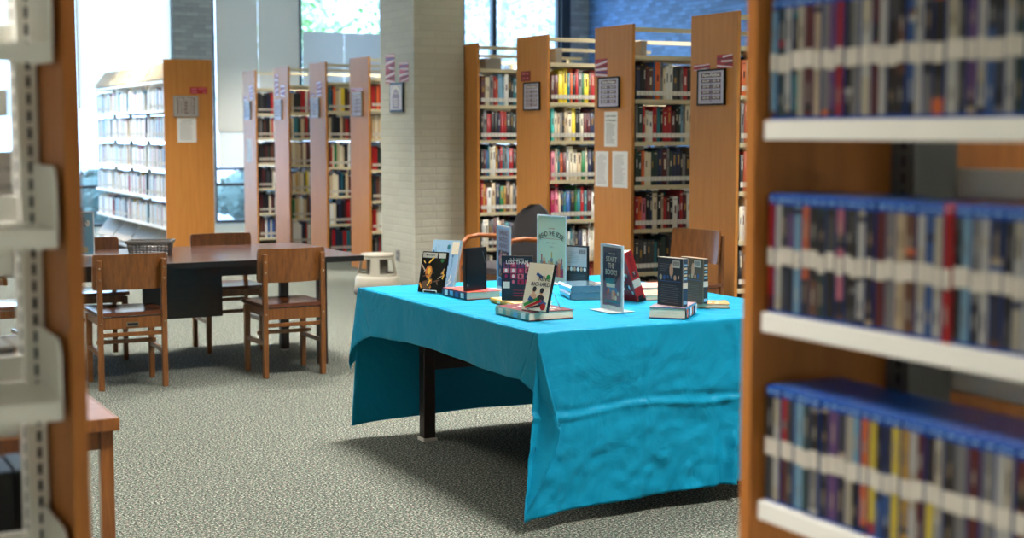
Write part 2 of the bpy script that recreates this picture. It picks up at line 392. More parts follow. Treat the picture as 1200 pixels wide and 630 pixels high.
VIS = {0: 5.99, 1: 6.39, 2: 6.30, 3: 6.28, 5: 5.98, 6: 6.12, 7: 6.10, 8: 6.08}
indiv = []; stuff = G(); SM = [BM[k] for k in BL] + [PAPER, LABEL]
PI_ = len(BL); LI_ = PI_ + 1
def stuff_book(x, y, z, yaw, t, d, h, c, lean=0):
    T = Matrix.Translation((x, y, z)) @ Matrix.Rotation(yaw, 4, 'Z')
    stuff.box(0, t, 0, d, 0, h - .003, BL.index(c), T)
    stuff.box(.002, t - .002, -.001, .0, .035, .065, LI_, T)
for i in range(9):
    for row in range(6):
        z = LEV[row + 1]; q = random.Random(i * 31 + row)
        for sec in range(2):
            x = 5.84 + sec * .914 + .02; end = 5.84 + sec * .914 + .90 - q.choice((0, 0, .06, .15)); k = 0
            cs = seq_for((i, row) if sec == 0 else None, 0, q)
            if sec: x += .0
            while k < 80:
                wide = (i, row) == (1, 4) and k < 5
                t = .034 if wide else q.choice((.018, .022, .026, .03, .036, .042)); h = .24 if wide else q.uniform(.225, .282); d = q.uniform(.14, .19)
                if x + t > end: break
                c = cs[k]
                if sec == 0 and i in VIS and x < VIS[i] and x >= 5.84: indiv.append((1 / (YR[i] + 3), i, row, x, z, t, d, h, c))
                else: stuff_book(x, YR[i] + .02, z, 0, t, d, h, c)
                x += t + .0012; k += 1
            # the face turned away from the camera
            x = 5.84 + sec * .914 + .03
            while True:
                t = q.choice((.022, .03, .038)) ; h = q.uniform(.23, .28); d = q.uniform(.13, .16)
                if x + t > 5.84 + sec * .914 + .80: break
                if q.random() < .03: x += .06
                stuff_book(x + t, YR[i] + .52, z, PI, t, d, h, q.choice('knudmrcwewatzb')); x += t + .002
# long white-shelved range: books face -X
for sec in range(4):
    for row in range(5):
        z = LEV[row + 1]; q = random.Random(900 + sec * 7 + row); y = 16.0 + sec * .914 + .02
        while True:
            t = q.choice((.018, .024, .03, .036)); h = q.uniform(.2, .26); d = q.uniform(.14, .18)
            if y + t > 16.0 + sec * .914 + .86: break
            if q.random() < .03: y += .04
            stuff_book(4.06, y + t, z, -PI / 2, t, d, h, q.choice('wcwewsacwkwnpwwctl')); y += t + .0015  # mostly whitish picks: bleaching by window light is put into the book colours
indiv.sort(key=lambda b: -b[0])
keep = indiv[:300]
for b in indiv[300:]: stuff_book(b[3], YR[b[1]] + .02, b[4], 0, b[5], b[6], b[7], b[8])
keep.sort(key=lambda b: (b[1], b[2], b[3]))
cnt = {}; tot = {}
for b in keep: tot[(b[1], b[2], b[8])] = tot.get((b[1], b[2], b[8]), 0) + 1
for _, i, row, x, z, t, d, h, c in keep:
    q = random.Random(int(x * 1e4) + row * 17 + i)
    k = (i, row, c); n = cnt.get(k, 0); cnt[k] = n + 1
    nm = PAL[c][0]
    lab = (f'the only {nm} book' if tot[k] == 1 else f'{ORD[n]} {nm} book from left') + f', {ORD[row]} shelf down, {RN[i]}'
    g = book_geo(G(), t, d, h, 0, 1, 2)
    light = c in 'cweyqslpoa'
    spine_deco(g, t, h, 3, q)
    deco = BM[q.choice('knm')] if light else BM[q.choice('cwl')]
    o = part('library_book', g, [BM[c], PAPER, LABEL, deco], loc=(x, YR[i] + .016, z)); tag(o, lab, 'book', f'library books on {RN[i]}')
    part('spine_label', G().box(.0012, t - .0012, -.0056, -.0030, .03, .064), BLAB, o)
tag(part('library_books', stuff, SM), 'rows of remaining library books filling the far and hidden stack shelves', 'books', kind='stuff')

for x, i, dx, dz, lab in ((5.93, 1, .05, .11, 'grey box on the open top shelf beside the patterned ribbon panel'), (5.93, 2, .06, .12, 'grey box on the top shelf of the range behind the armchair'), (5.93, 3, .16, .10, 'wide grey box on the top shelf right of the brick column')):
    b = thing('archive_box', (x, YR[i] + .06, LEV[0]), lab, 'box', group='grey boxes on the top shelves'); part('box_body', G().box(0, dx, 0, .16, 0, dz - .02), GREYB, b, .002); part('lid', G().box(-.002, dx + .002, -.002, .162, dz - .02, dz), GREYB, b, .002)
# ------------------------------------------------------------------ near shelving with blue disc cases (shelves run along Y, face -X)
X0 = 1.29
def upright(g, T=None, w=.04, zz=2.2, z0=0, y=0):
    g.box(-.012, .012, y, y + .04, z0, zz, 0, T)
t = thing('media_shelving_unit', (X0, .78, 0), 'near wood-ended shelving unit filled with blue disc cases', 'bookshelf')
part('end_panel', G().box(-.012, .60, .912, .936, 0, 2.27), OAK2, t, .002)
for yy in (.02, .862):
    g = G().box(.245, .33, yy, yy + .05, 0, 2.2, 0)
    # slots on the face towards the cases
    for k in range(60): z = .25 + k * .0254; g.box(.2442, .245, yy + .02, yy + .026, z, z + .016, 1)
    part('slotted_post', g, [mat('post_grey', (104, 104, 102), .5), SLOT], t)
DL = [1.487, 1.210, .932, .65, .37, .09]
def wshelf(L, D, br=.10):
    """shelf local: runs along +x, front at y=0, top at z=0; right end plate"""
    g = G().box(0, L, 0, .010, -.028, 0, 0).box(0, L, .010, D, -.006, -.001, 0).box(0, L, D - .008, D, -.006, .04, 0)
    return g
def plate(D, h, e0=0):
    return G().prism([(e0, -.026), (D, -.026), (D, h), (e0 + .02, h), (e0 + .008, h - .006), (e0, h - .022)], 0, .003, 'x')
for z in DL:
    s = part('shelf', wshelf(.885, .245), WHITEST, t, .0012, loc=(0, .907, z), rot=(0, 0, -PI / 2))
    part('end_plate', plate(.24, .10, .012), WHITEST, s, loc=(0, .0, 0)); part('end_plate', plate(.24, .10, .012), WHITEST, s, loc=(.882, 0, 0))
for z in (1.82, 1.375, 1.075, .77, .45, .1):
    part('far_shelf', wshelf(.885, .23), WHITEST, t, .0012, loc=(.585, .02, z), rot=(0, 0, PI / 2))
# sleeve art bands: colour letters per row, read from the end panel towards the camera
ROWS = ['sdwtcmeavrkawmwkbuwaoczvwukwdzkwckauznbk', 'rwkvsobdkpkzwkmaebwucrksawnkcwfvepkdkzbmu', 'kwrzsdakvkcsoyunylwmyckamawcmkkbazkkzdknb']
RNAM = ['top', 'middle', 'lowest']
SV = {k: mat('sleeve_' + v_[0].replace(' ', '_'), tuple(int(x * (.62 if min(v_[1]) > 150 else .72) + 12) for x in v_[1]), .3) for k, v_ in PAL.items()}
for row, cs in enumerate(ROWS):
    q = random.Random(50 + row); y = 1.684
    tt = {}; seq = []
    while y > 1.06 and len(seq) < 41:
        th = .0148 if q.random() < .85 else .021
        seq.append((y, th, cs[len(seq) % len(cs)])); y -= th + .0004
    for s_ in seq: tt[s_[2]] = tt.get(s_[2], 0) + 1
    nn = {}
    for k, (y, th, c) in enumerate(seq):
        n = nn.get(c, 0); nn[c] = n + 1; nm = PAL[c][0]
        lab = (f'the only blue disc case with {nm} spine art' if tt[c] == 1 else f'{ORD[n]} {nm}-spined blue disc case from the wood end panel') + f', {RNAM[row]} shelf'
        red = (row == 1 and c == 'r' and k > 5)
        H = .1715
        sh = G().prism([(0, .002), (.002, 0), (.134, 0), (.136, .002), (.136, H - .003), (.132, H), (.003, H), (0, H - .003)], .0002, th - .0004, 'x')
        sh.lathe([(0, H), (.0035, H), (.0035, H + .0006), (0, H + .0006)], 10, 1, (th / 2, .012))
        for e_ in (.3, .62): sh.box(th * .2, th * .8, -.0004, 0, H - .0105 + .004 * e_, H - .0085 + .004 * e_, 1)
        dx = q.uniform(-.002, .002)
        o = part('disc_case', sh, [BLUEC if not red else BM['r'], BLUEP], loc=(X0 + .009 + dx, y, DL[row] + .0005), rot=(0, 0, -PI / 2))
        tag(o, lab, 'disc case', f'blue disc cases on the {RNAM[row]} near shelf')
        g = G(); z = .005; top = .157; w0, w1 = .0012, th - .0014
        while z < top - .001:
            hh = min(q.choice((.008, .02, .05, .07)), top - z)
            g.box(w0, w1, -.0009, 0, z, z + hh, q.choice((0, 0, 1, 2, 3)) if hh < .01 else q.choice((0, 0, 0, 0, 1))); z += hh
        for z in (.112, .022):
            if q.random() < .6: g.box(th / 2 - .002, th / 2 + .001, -.0013, -.0009, z, z + q.uniform(.012, .030), 2)
        near_ = {'k': 'z', 'z': 'k', 'n': 'u', 'w': 'c', 'c': 'w', 'r': 'm'}.get(c, 'k')
        part('sleeve', g, [SV[c], SV[near_], SV[q.choice('wea') if c not in 'wce' else 'k'], SV[q.choice('kzrbneo')]], o)
        lz = .069 + q.uniform(-.003, .003)
        part('spine_label', G().box(.0010, th - .0012, -.0022, -.0010, lz, lz + .025), LABEL, o)
# storage boxes on the far side of that unit
for z, yy, m, lab in ((.771, 1.30, BLACK, 'black storage box on the far side of the near media shelving'), (1.376, 1.12, BLACK, 'flat black box lying on the far side of the upper media shelf')):
    h = .20 if z < 1 else .05
    b = thing('storage_box', (X0 + .37, yy, z), lab, 'box'); part('box_body', G().box(0, .19, 0, .30, 0, h - .02), m, b, .003); part('lid', G().box(-.003, .193, -.003, .303, h - .02, h), mat('box_lid', (60, 62, 60), .5), b, .002)

# ------------------------------------------------------------------ near white metal shelving on the left
t = thing('white_metal_shelving', (-.55, 2.14, 0), 'near white slotted-steel shelving with one orange wood end panel', 'bookshelf')
part('end_panel', G().box(.947, .970, 0, .30, 0, 2.27), OAK2, t, .002)
for xx in (0.0, .915):
    g = G().box(xx, xx + .028, .185, .275, 0, 2.22, 0)
    for k in range(78):
        z = .15 + k * .0262
        g.box(xx - .0008, xx, .222, .232, z, z + .017, 1); g.box(xx + .012, xx + .018, .1842, .185, z, z + .017, 1)
    part('slotted_post', g, [WHITEST, SLOT], t)
for z in (1.596, 1.332, 1.082, .80, .50, .10, 1.9):
    s = part('shelf', wshelf(.935, .225), WHITEST, t, .0012, loc=(0, 0, z))
    part('end_plate', plate(.225, .09), WHITEST, s, loc=(.932, 0, 0)); part('end_plate', plate(.225, .09), WHITEST, s)
for z in (1.50, 1.245, .985, .725, .42, .1, 1.8):
    part('far_shelf', wshelf(.915, .20), WHITEST, t, .0012, loc=(.915, .48, z), rot=(0, 0, PI))
def spine_case(name, loc, yaw, th, d, h, c, lab, cat, grp, capm):
    o = part(name, G().box(0, th, 0, d, 0, h), c, loc=loc, rot=(0, 0, yaw), bevel=.002); tag(o, lab, cat, grp)
    part('case_top_edge', G().box(.002, th - .002, .002, d - .002, h, h + .002), capm, o); part('spine_label', G().box(.002, th - .002, -.001, 0, .02, .05), LABEL, o)
for k in range(12):
    spine_case('grey_case', (.394 - (k + 1) * .0265, 2.455, .9855), 0, .025, .13, .135, BM['a' if k % 3 else 'e'], f'grey media case with cream top, {ORD[k]} in from the slotted post', 'case', 'grey cases standing behind the white shelf', BM['c'])
for k in range(9):
    spine_case('black_case', (.392 - (k + 1) * .031, 2.45, .7255), 0, .029, .14, .19, BM['k'], f'black media case, {ORD[k]} in from the slotted post, lowest row', 'case', 'black cases on the low white shelf', BM['z'])
# small notice standing on the far side
b = thing('paper_notice', (.292, 2.50, 1.2455), 'small white paper notice with grey print standing on the white shelving', 'notice')
part('sheet', G().box(0, .115, 0, .002, .03, .195), WHITEP, b); g = G()
for k, (ln, w) in enumerate((('PLEASE DO NOT', .085), ('RESHELVE', .06), ('Place items here', .08), ('Thank you', .05))): g.text(ln, .012, (.0575, -.0006, .165 - k * .03), m=0, width=w)
part('printed_lines', g, INKG, b); part('block', G().box(.0, .115, -.02, .03, 0, .03), mat('wood_block', (120, 70, 50), .5), b, .002)

# ------------------------------------------------------------------ study chairs
def chair_parts(t, plate_=False, wd=CHAIRW):
    S = 1.0
    for x in (-.182, .182):
        part('back_post', G().hexa([(x - .016, -.014, 0), (x + .016, -.014, 0), (x + .016, .024, 0), (x - .016, .024, 0)], [(x - .014, -.022, .748), (x + .014, -.022, .748), (x + .014, .004, .748), (x - .014, .004, .748)]), wd, t, .004)
        part('front_leg', G().hexa([(x - .015, .33, 0), (x + .015, .33, 0), (x + .015, .362, 0), (x - .015, .362, 0)], [(x - .018, .325, .415), (x + .018, .325, .415), (x + .018, .362, .415), (x - .018, .362, .415)]), wd, t, .003)
        part('side_stretcher', G().box(x - .010, x + .010, .02, .335, .195, .222), wd, t, .003)
    g = G()
    for x in (-.182, .182): g.box(x - .012, x + .012, .02, .33, .375, .42)
    g.box(-.17, .17, -.004, .018, .35, .42).box(-.17, .17, .33, .35, .375, .42); part('seat_apron', g, wd, t, .002)
    n = 12; rows = []; 
    def pt(u, v, top):
        x = -.205 + .41 * u; y = -.01 + .40 * v
        k = ((u - .5) ** 2 * 4); kk = ((v - .5) ** 2 * 4)
        z = .447 - .012 * (1 - k) * (1 - kk) if top else .418 + .008 * max(k, kk) ** 4
        x *= 1 - .04 * (1 - v)
        return (x, y, z)
    g = G().grid([[pt(i / n, j / n, 1) for i in range(n + 1)] for j in range(n + 1)]).grid([[pt(i / n, j / n, 0) for i in range(n + 1)] for j in range(n, -1, -1)])
    e = [pt(i / n, 0, 1) for i in range(n + 1)] + [pt(1, j / n, 1) for j in range(1, n + 1)] + [pt(i / n, 1, 1) for i in range(n - 1, -1, -1)] + [pt(0, j / n, 1) for j in range(n - 1, -1, -1)]
    f = [pt(i / n, 0, 0) for i in range(n + 1)] + [pt(1, j / n, 0) for j in range(1, n + 1)] + [pt(i / n, 1, 0) for i in range(n - 1, -1, -1)] + [pt(0, j / n, 0) for j in range(n - 1, -1, -1)]
    g.grid([f, e]); part('seat', g, SEATW, t)
    for z, y in ((.305, .0), (.242, .17)): part('cross_stretcher', G().box(-.172, .172, y, y + .02, z, z + .024), wd, t, .003)
    g = G(); m = 14; fr = []; bk = []
    for j, z in enumerate((.572, .59, .68, .76, .778)):
        r1 = []; r2 = []
        for i in range(m + 1):
            u = -1 + 2 * i / m; x = u * (.212 - (.008 if j in (0, 4) else 0)); y = .006 + .04 * u * u - .02 * (z - .57) / .2
            r1.append((x, y + .018, z)); r2.append((x, y, z))
        fr.append(r1); bk.append(r2)
    g.grid([r[::-1] for r in fr]).grid(bk).grid([[a for a in fr[-1]], [a for a in bk[-1]]][::-1]).grid([fr[0], bk[0]])
    for s in (0, -1): g.grid([[r[s] for r in fr], [r[s] for r in bk]])
    part('backrest', g, wd, t)
    g = G()
    for x in (-.182, .182):
        for z in (.70, .635, .385): g.lathe([(0, 0), (.006, 0), (.006, .003), (0, .003)], 10, T=Matrix.Translation((x, -.017 - .008 * z / .75, z)) @ Matrix.Rotation(PI / 2, 4, 'X'))
    part('bolt', g, BOLT, t)
    if plate_: part('name_plate', G().box(-.035, .035, -.006, -.004, .362, .388).box(-.03, .03, -.0066, -.006, .368, .382, 1), [BOLT, INK], t)
SEATW = wood('seat_oak', (112, 62, 32), (84, 44, 24), .16, (16, 3, 16), coat=.8)
def chair(x, y, yaw, lab, **k):
    t = thing('study_chair', (x, y, 0), lab, 'chair', yaw, group='wooden study chairs'); chair_parts(t, **k); return t
c0 = chair(1.898, 8.335, rad(-1), 'wooden study chair with a small metal plate under its seat, nearest the wire-grey basket', plate_=True)
c1 = chair(2.862, 8.315, rad(1), 'wooden study chair tucked under the near long side of the study table, right one')
copy_tree(c1, None, (2.84, 9.80, 0), PI, 'wooden study chair on the far side, only its orange back edge showing mid-table')
copy_tree(c1, None, (1.93, 9.80, 0), PI - .02, 'wooden study chair on the far side, behind the blue sign and basket')
copy_tree(c1, None, (1.22, 9.1, 0), -PI / 2 + .1, 'wooden study chair glimpsed through the white metal shelving')
w = copy_tree(c1, None, (5.62, 8.02, 0), rad(99), 'wooden study chair with shiny purple-reflecting back behind the display table'); w.scale = (1.06, 1.06, 1.06)

# ------------------------------------------------------------------ study table
t = thing('study_table', (1.45, 8.5, 0), 'long dark wooden study table with four wooden chairs around it', 'table')
part('tabletop', G().box(.006, 1.934, .006, 1.234, .668, .70), TABTOP, t, .002)
part('edge_band', G().box(0, 1.94, 0, .006, .664, .6995).box(0, 1.94, 1.234, 1.24, .664, .6995).box(0, .006, .006, 1.234, .664, .6995).box(1.934, 1.94, .006, 1.234, .664, .6995), DKEDGE, t)
for x, y in ((.1, .12), (.1, 1.08), (1.70, .12), (1.70, .86)):
    l = part('leg', G().box(x - .028, x + .028, y - .028, y + .028, .012, .668), LEGW, t, .003); part('glide', G().box(x - .02, x + .02, y - .02, y + .02, 0, .012), FLOORGL, l)
part('centre_panel', G().box(.66, 1.16, .46, .49, .31, .668), DARKW, t, .002)
part('apron', G().box(.128, 1.672, .50, .52, .56, .668), DARKW, t)
# basket
t = thing('basket', (2.22, 9.20, .7005), 'small grey plastic mesh basket on the study table', 'basket', rad(-22))
g = G(); W, D, H = .132, .085, .085
def bx4(k0, k1): return (W * k0, D * k0, W * k1, D * k1)
b = [(-W + .012, -D + .012), (W - .012, -D + .012), (W - .012, D - .012), (-W + .012, D - .012)]; tp = [(-W, -D), (W, -D), (W, D), (-W, D)]
for i in range(4):
    p0, p1, q0, q1 = [Vector((*a, 0)) for a in (b[i], b[(i + 1) % 4])] + [Vector((*a, H)) for a in (tp[i], tp[(i + 1) % 4])]
    n = 11 if i % 2 == 0 else 7
    for k in range(n + 1):
        u = k / n; a_ = p0.lerp(p1, u); c_ = q0.lerp(q1, u); g.tube([a_, c_], .0042, 4)
    for k in range(5):
        u = k / 5; g.tube([p0.lerp(q0, u), p1.lerp(q1, u)], .0042, 4)
part('mesh_side', g, BASK, t)
part('bottom_plate', G().box(-W + .012, W - .012, -D + .012, D - .012, 0, .004), BASK, t)
g = G()
for (x0, x1, y0, y1) in ((-W - .012, W + .012, -D - .012, -D + .003), (-W - .012, W + .012, D - .003, D + .012), (-W - .012, -W + .003, -D, D), (W - .003, W + .012, -D, D)): g.box(x0, x1, y0, y1, H - .012, H + .006)
part('rim', g, BASK, t, .003)
# acrylic sign holders
def sign(loc, yaw, w, h, lab, art, base=.09, back=WHITEP, foot=True):
    t = thing('sign_holder', loc, lab, 'sign', yaw)
    g = G().box(-w / 2 - .004, w / 2 + .004, -.003, -.0015, .003, h + .004).box(-w / 2 - .004, w / 2 + .004, .0015, .003, .003, h + .004).box(-w / 2 - .005, -w / 2 - .004, -.003, .003, .003, h + .004).box(w / 2 + .004, w / 2 + .005, -.003, .003, .003, h + .004)
    part('clear_sleeve', g, ACRYL, t)
    fr = G().box(-w / 2 - .0045, -w / 2 + .001, -.0032, .0032, .003, h + .005).box(w / 2 - .001, w / 2 + .0045, -.0032, .0032, .003, h + .005).box(-w / 2, w / 2, -.0032, .0032, h, h + .006).box(-w / 2, w / 2, -.0032, .0032, .003, .01)
    part('bright_edge', fr, mat('acrylic_edge', (214, 222, 228), .25), t)
    if foot: part('foot', G().box(-w / 2, w / 2, -base / 2, base / 2, 0, .003), ACRF, t, .001)
    g = G(); mats = art(g, w, h); part('poster', g, mats, t); return t
ACRF = mat('frosted_acrylic', (196, 206, 208), .2)
def R_(g, x0, z0, x1, z1, m, l=1): g.box(x0, x1, -.0006 - .00025 * l, -.0004, z0, z1, m)
def T_(g, s, z, size, m, x=0, width=None, l=3, up=(0, 0, 1), right=(1, 0, 0)): g.text(s, size, (x, -.0008 - .0003 * l, z), m=m, width=width, bold=.01, up=up, right=right)
def blob(g, x, z, rx, rz, m, l=2, n=14):
    y = -.0006 - .00025 * l; g.add([(x + rx * math.cos(2 * PI * k / n), y, z + rz * math.sin(2 * PI * k / n)) for k in range(n)], [tuple(range(n))], m)
def art_blue(g, w, h):
    R_(g, -w / 2, 0, w / 2, h, 0, 0)
    T_(g, 'Your', h * .87, .030, 1, .02); T_(g, 'speech', h * .79, .034, 1, .012, .10); T_(g, 'network', h * .71, .034, 1, .006, .10)
    blob(g, w * .33, h * .75, .018, .02, 2, 3)
    T_(g, 'at your library', h * .55, .012, 1, 0, .09)
    for k in range(5): R_(g, -.06, h * (.45 - k * .045), .06, h * (.455 - k * .045), 3)
    R_(g, -.07, .02, -.04, .055, 4); R_(g, .02, .018, .065, .055, 5)
    return [mat('poster_blue', (120, 176, 206), .4), BM['n'], BM['w'], BM['u'], BM['o'], BM['e']]
sign((1.79, 9.30, .7005), rad(-30), .20, .27, 'blue poster in a clear sign holder on the study table', art_blue)

# ------------------------------------------------------------------ low table and pink chair by the white shelving
t = thing('low_side_table', (-.30, 3.98, 0), 'wooden side table with pinkish top peeking out behind the orange end panel', 'table')
part('tabletop', G().box(.01, 1.155, .01, .95, .668, .69), LOWTOP, t)
part('wood_edging', G().box(0, 1.165, 0, .010, .655, .69).box(1.155, 1.165, .01, .96, .655, .69).box(0, 1.165, .95, .96, .655, .69), CHAIRW, t, .002)
for x in (.03, 1.115):
    for y in (.02, .89): part('leg', G().box(x, x + .036, y, y + .036, 0, .655), CHAIRW, t, .003)
part('apron', G().box(.066, 1.115, .03, .045, .60, .655), CHAIRW, t)
def arc_pad(g, w, z0, z1, th, curve, n=14, m=10, rnd=.35, lean=0):
    """upholstered back pad with rounded top, faces +y"""
    fr, bk = [], []
    for j in range(m + 1):
        v = j / m; z = z0 + (z1 - z0) * v
        e = min(1, (1 - v) / rnd); ww = w * (1 - (1 - e) ** 2.4 * .75) if v > 1 - rnd else w * (1 - .25 * max(0, .2 - v) / .2)
        r1, r2 = [], []
        for i in range(n + 1):
            u = -1 + 2 * i / n; puff = th / 2 * math.sqrt(max(0, 1 - u ** 6)) * math.sqrt(max(.02, 1 - abs(2 * v - 1) ** 8))
            y = curve * u * u - lean * v
            r1.append((u * ww, y + puff, z)); r2.append((u * ww, y - puff, z))
        fr.append(r1); bk.append(r2)
    g.grid([r[::-1] for r in fr]).grid(bk).grid([fr[-1], bk[-1]]).grid([bk[0], fr[0]])
    for s in (0, -1): g.grid([[r[s] for r in fr], [r[s] for r in bk]][:: 1 if s else -1])
    return g
def armchair(loc, yaw, lab, fab, fab2, sc_=1.0, arms=True, wd=ARMW):
    t = thing('armchair', loc, lab, 'chair', yaw); t.scale = (sc_,) * 3
    part('backrest', arc_pad(G(), .235, .44, .90, .05, .05, lean=.09), fab, t)
    g = G(); n = 10
    g.grid([[(.25 * u, .50 * v, .43 + .035 * (1 - u ** 4) * (1 - (2 * v - 1) ** 4)) for u in [i / 5 - 1 for i in range(11)]] for v in [j / n for j in range(n + 1)]])
    g.box(-.25, .25, 0, .50, .385, .43); part('seat_cushion', g, fab2, t, .004)
    for s in (-1, 1):
        x = .285 * s
        if arms:
            part('bent_arm', G().tube([(x, .47, 0), (x, .47, .3), (x, .475, .52), (x, .46, .60), (x, .41, .645), (x, .30, .655), (x, .12, .64), (x * .98, .0, .60), (x * .93, -.05, .54)], .019, 10), wd, t)
        else: part('front_leg', G().box(x * .85 - .018, x * .85 + .018, .44, .48, 0, .39), wd, t, .003)
        part('back_leg', G().tube([(x * .93, -.10, 0), (x * .93, -.04, .25), (x * .92, -.035, .48), (x * .88, -.06, .66)], .018, 8), wd, t)
        part('seat_rail', G().box(x * .93 - .014, x * .93 + .014, -.03, .46, .34, .385), wd, t, .003)
    part('front_rail', G().box(-.26, .26, .44, .465, .33, .385), wd, t, .003); part('rear_rail', G().box(-.26, .26, -.045, -.025, .33, .385), wd, t, .003)
    return t
armchair((5.46, 10.12, 0), rad(100), 'dark charcoal upholstered armchair with bent wooden arms behind the display table', FELT, FELT2, 1.0)
armchair((.30, 3.28, 0), rad(4), 'dusty pink upholstered chair seen through the white metal shelving', PINK, PINK, .87, False, CHAIRW)

# ------------------------------------------------------------------ kick stool
t = thing('step_stool', (5.03, 12.28, 0), 'round putty-coloured plastic kick stool beside the brick column', 'stool')
part('rubber_band', G().lathe([(.19, .0), (.213, .005), (.216, .045), (.205, .05), (0, .05)], 36), STOOLD, t)
part('lower_drum', G().lathe([(.205, .05), (.208, .06), (.200, .15), (.192, .165), (.155, .172), (0, .172)], 36), STOOLG, t)
g = G(); n = 48; ra = lambda z: .182 - .035 * (z - .165) / .2
zs = [.17, .192, .325, .347]
def op(a): return any(abs(((a - c + PI) % (2 * PI)) - PI) < .52 for c in (rad(-75), rad(15), rad(105), rad(195)))
for k in range(n):
    a0, a1 = 2 * PI * k / n, 2 * PI * (k + 1) / n
    for z0, z1 in zip(zs, zs[1:]):
        if z0 == .192 and op((a0 + a1) / 2): continue
        for dr in (0, -.012):
            P_ = lambda a, z: ((ra(z) + dr) * math.cos(a), (ra(z) + dr) * math.sin(a), z)
            g.quad(P_(a0, z0), P_(a1, z0), P_(a1, z1), P_(a0, z1))
part('upper_drum', g, STOOLG, t)
part('top_step', G().lathe([(.135, .34), (.153, .345), (.156, .36), (.148, .37), (0, .372)], 36), STOOLG, t)
part('inner_sleeve', G().lathe([(.10, .17), (.10, .34)], 24), STOOLD, t)
# outlet on the column
t = thing('wall_outlet', (5.30, 12.43, .33), 'grey electrical outlet low on the brick column', 'outlet')
part('cover_plate', G().box(-.008, 0, -.04, .04, -.055, .055), SILV, t, .002); part('socket', G().box(-.011, -.008, -.018, .018, -.04, -.01).box(-.011, -.008, -.018, .018, .01, .04), INKG, t)
# ------------------------------------------------------------------ display table
t = thing('display_table', (2.62, 4.72, 0), 'dark brown table standing under the turquoise cloth', 'table')
part('tabletop', G().box(-.06, 1.24, -.04, 1.68, .695, .728), DARKW, t, .003)
for x, y in ((.20, .30), (.95, .30), (.20, 1.55), (.95, 1.55)):
    l = part('leg', G().box(x - .03, x + .03, y - .03, y + .03, .014, .695), LEGW, t, .004); part('glide', G().box(x - .036, x + .036, y - .036, y + .036, 0, .014), FLOORGL, l)
for y in (.30, 1.55): part('apron', G().box(.23, .92, y - .012, y + .012, .34 if y > 1 else .60, .695), LEGW, t)
for x in (.20, .95): part('side_rail', G().box(x - .012, x + .012, .33, 1.52, .56, .695), LEGW, t)
# ------------------------------------------------------------------ tablecloth
ZT = .735; XA, XB_, YA, YB_ = 2.540, 3.885, 4.660, 6.420
def nz(a, b, c): return noise.noise(Vector((a, b, c)))
def edge(s): return (.007 * (1 - math.exp(-s / .004)), -max(0, s - .004) if s > .008 else -s * s / .016)
def ridge(d, w): return math.exp(-(d / w) ** 2)
g = G()
nx, ny = 60, 70
g.grid([[(XA + (XB_ - XA) * i / nx, YA + (YB_ - YA) * j / ny, ZT + .0008 * nz(i * .3, j * .3, 0)) for i in range(nx + 1)] for j in range(ny + 1)])
SR = [0, .002, .004, .007, .012, .02]
# front drape
nu, ns = 130, 62; smax = .668; rows = []
for j in range(ns + 1 + len(SR) - 1):
    sv = SR[j] if j < len(SR) else .02 + (smax - .02) * (j - len(SR) + 1) / (ns)
    r = []
    for i in range(nu + 1):
        u = i / nu; s = sv * (1 + .028 * (1 - u) ** 8 + .012 * math.sin(u * 5 + .5) + .02 * ridge(u - .95, .1)); v = s / .68
        off, dz = edge(s); x = XA + (XB_ - XA) * u - .093 * v ** 1.3 * (1 - u) ** 6
        w = min(1, s / .08)
        y = YA - off - .012 * v - .048 * v * v * (1 - u) ** 14
        y -= w * (.010 * math.sin(u * 7.5 + 1.2 + v * .8) * v + .004 * math.sin(u * 19 + v * 2) * v)
        for c_, a_ in ((.095, .006), (.345, .009), (.66, .014)): y -= w * a_ * ridge(u - c_ - .01 * math.sin(v * 5), .008)
        y -= w * (.010 * ridge(s - .315 - .012 * math.sin(u * 14), .010) - .006 * ridge(s - .295 - .01 * math.sin(u * 11), .012))
        y -= w * .010 * nz(x * 5, s * 6, 3) + w * .006 * nz(x * 16 + s * 14, s * 14 - x * 9, 9) * (.4 + v) + w * .0035 * nz(x * 40, s * 26 + x * 20, 4) * (.3 + v)
        f_ = ridge(u - .66, .07) * (max(0, v - .25) * .03) * math.sin((u - .66) * 90 + v * 3); y -= f_ * w
        r.append((x, y, ZT + dz))
    rows.append(r)
g.grid(rows); crease = [r[0] for r in rows]
# short left drape
rows = []; n2 = 90
for j in range(24):
    sv = SR[j] if j < len(SR) else .02 + .172 * (j - len(SR) + 1) / 18
    r = []
    for i in range(n2 + 1):
        u = i / n2; s = sv * (1 + .10 * u ** 5 + .04 * math.sin(u * 9)); off, dz = edge(s); k = s / .19
        y = YA + (YB_ - YA) * u + .10 * k * (1 - u) ** 3 - .16 * k * u ** 6
        x = XA - off - min(1, s / .03) * (.006 * k + .004 * k * math.sin(u * 34) + .005 * k * math.sin(u * 13 + 1) + .003 * nz(y * 6, s * 6, 1)) - .0 
        r.append((x, y, ZT + dz))
    rows.append(r)
g.grid([r[::-1] for r in rows]); L0 = [r[0] for r in rows]; L1 = [r[-1] for r in rows]
def resample(P_, n):
    P_ = [Vector(p) for p in P_]; d = [0]
    for a, b in zip(P_, P_[1:]): d.append(d[-1] + (b - a).length)
    out = []
    for k in range(n + 1):
        t_ = d[-1] * k / n; i = 0
        while i < len(d) - 2 and d[i + 1] < t_: i += 1
        out.append(P_[i].lerp(P_[i + 1], (t_ - d[i]) / max(1e-9, d[i + 1] - d[i])))
    return out
def smoothp(P_, it=3):
    P_ = [Vector(p) for p in P_]
    for _ in range(it): P_ = [P_[0]] + [(P_[i - 1] + P_[i] * 2 + P_[i + 1]) / 4 for i in range(1, len(P_) - 1)] + [P_[-1]]
    return P_
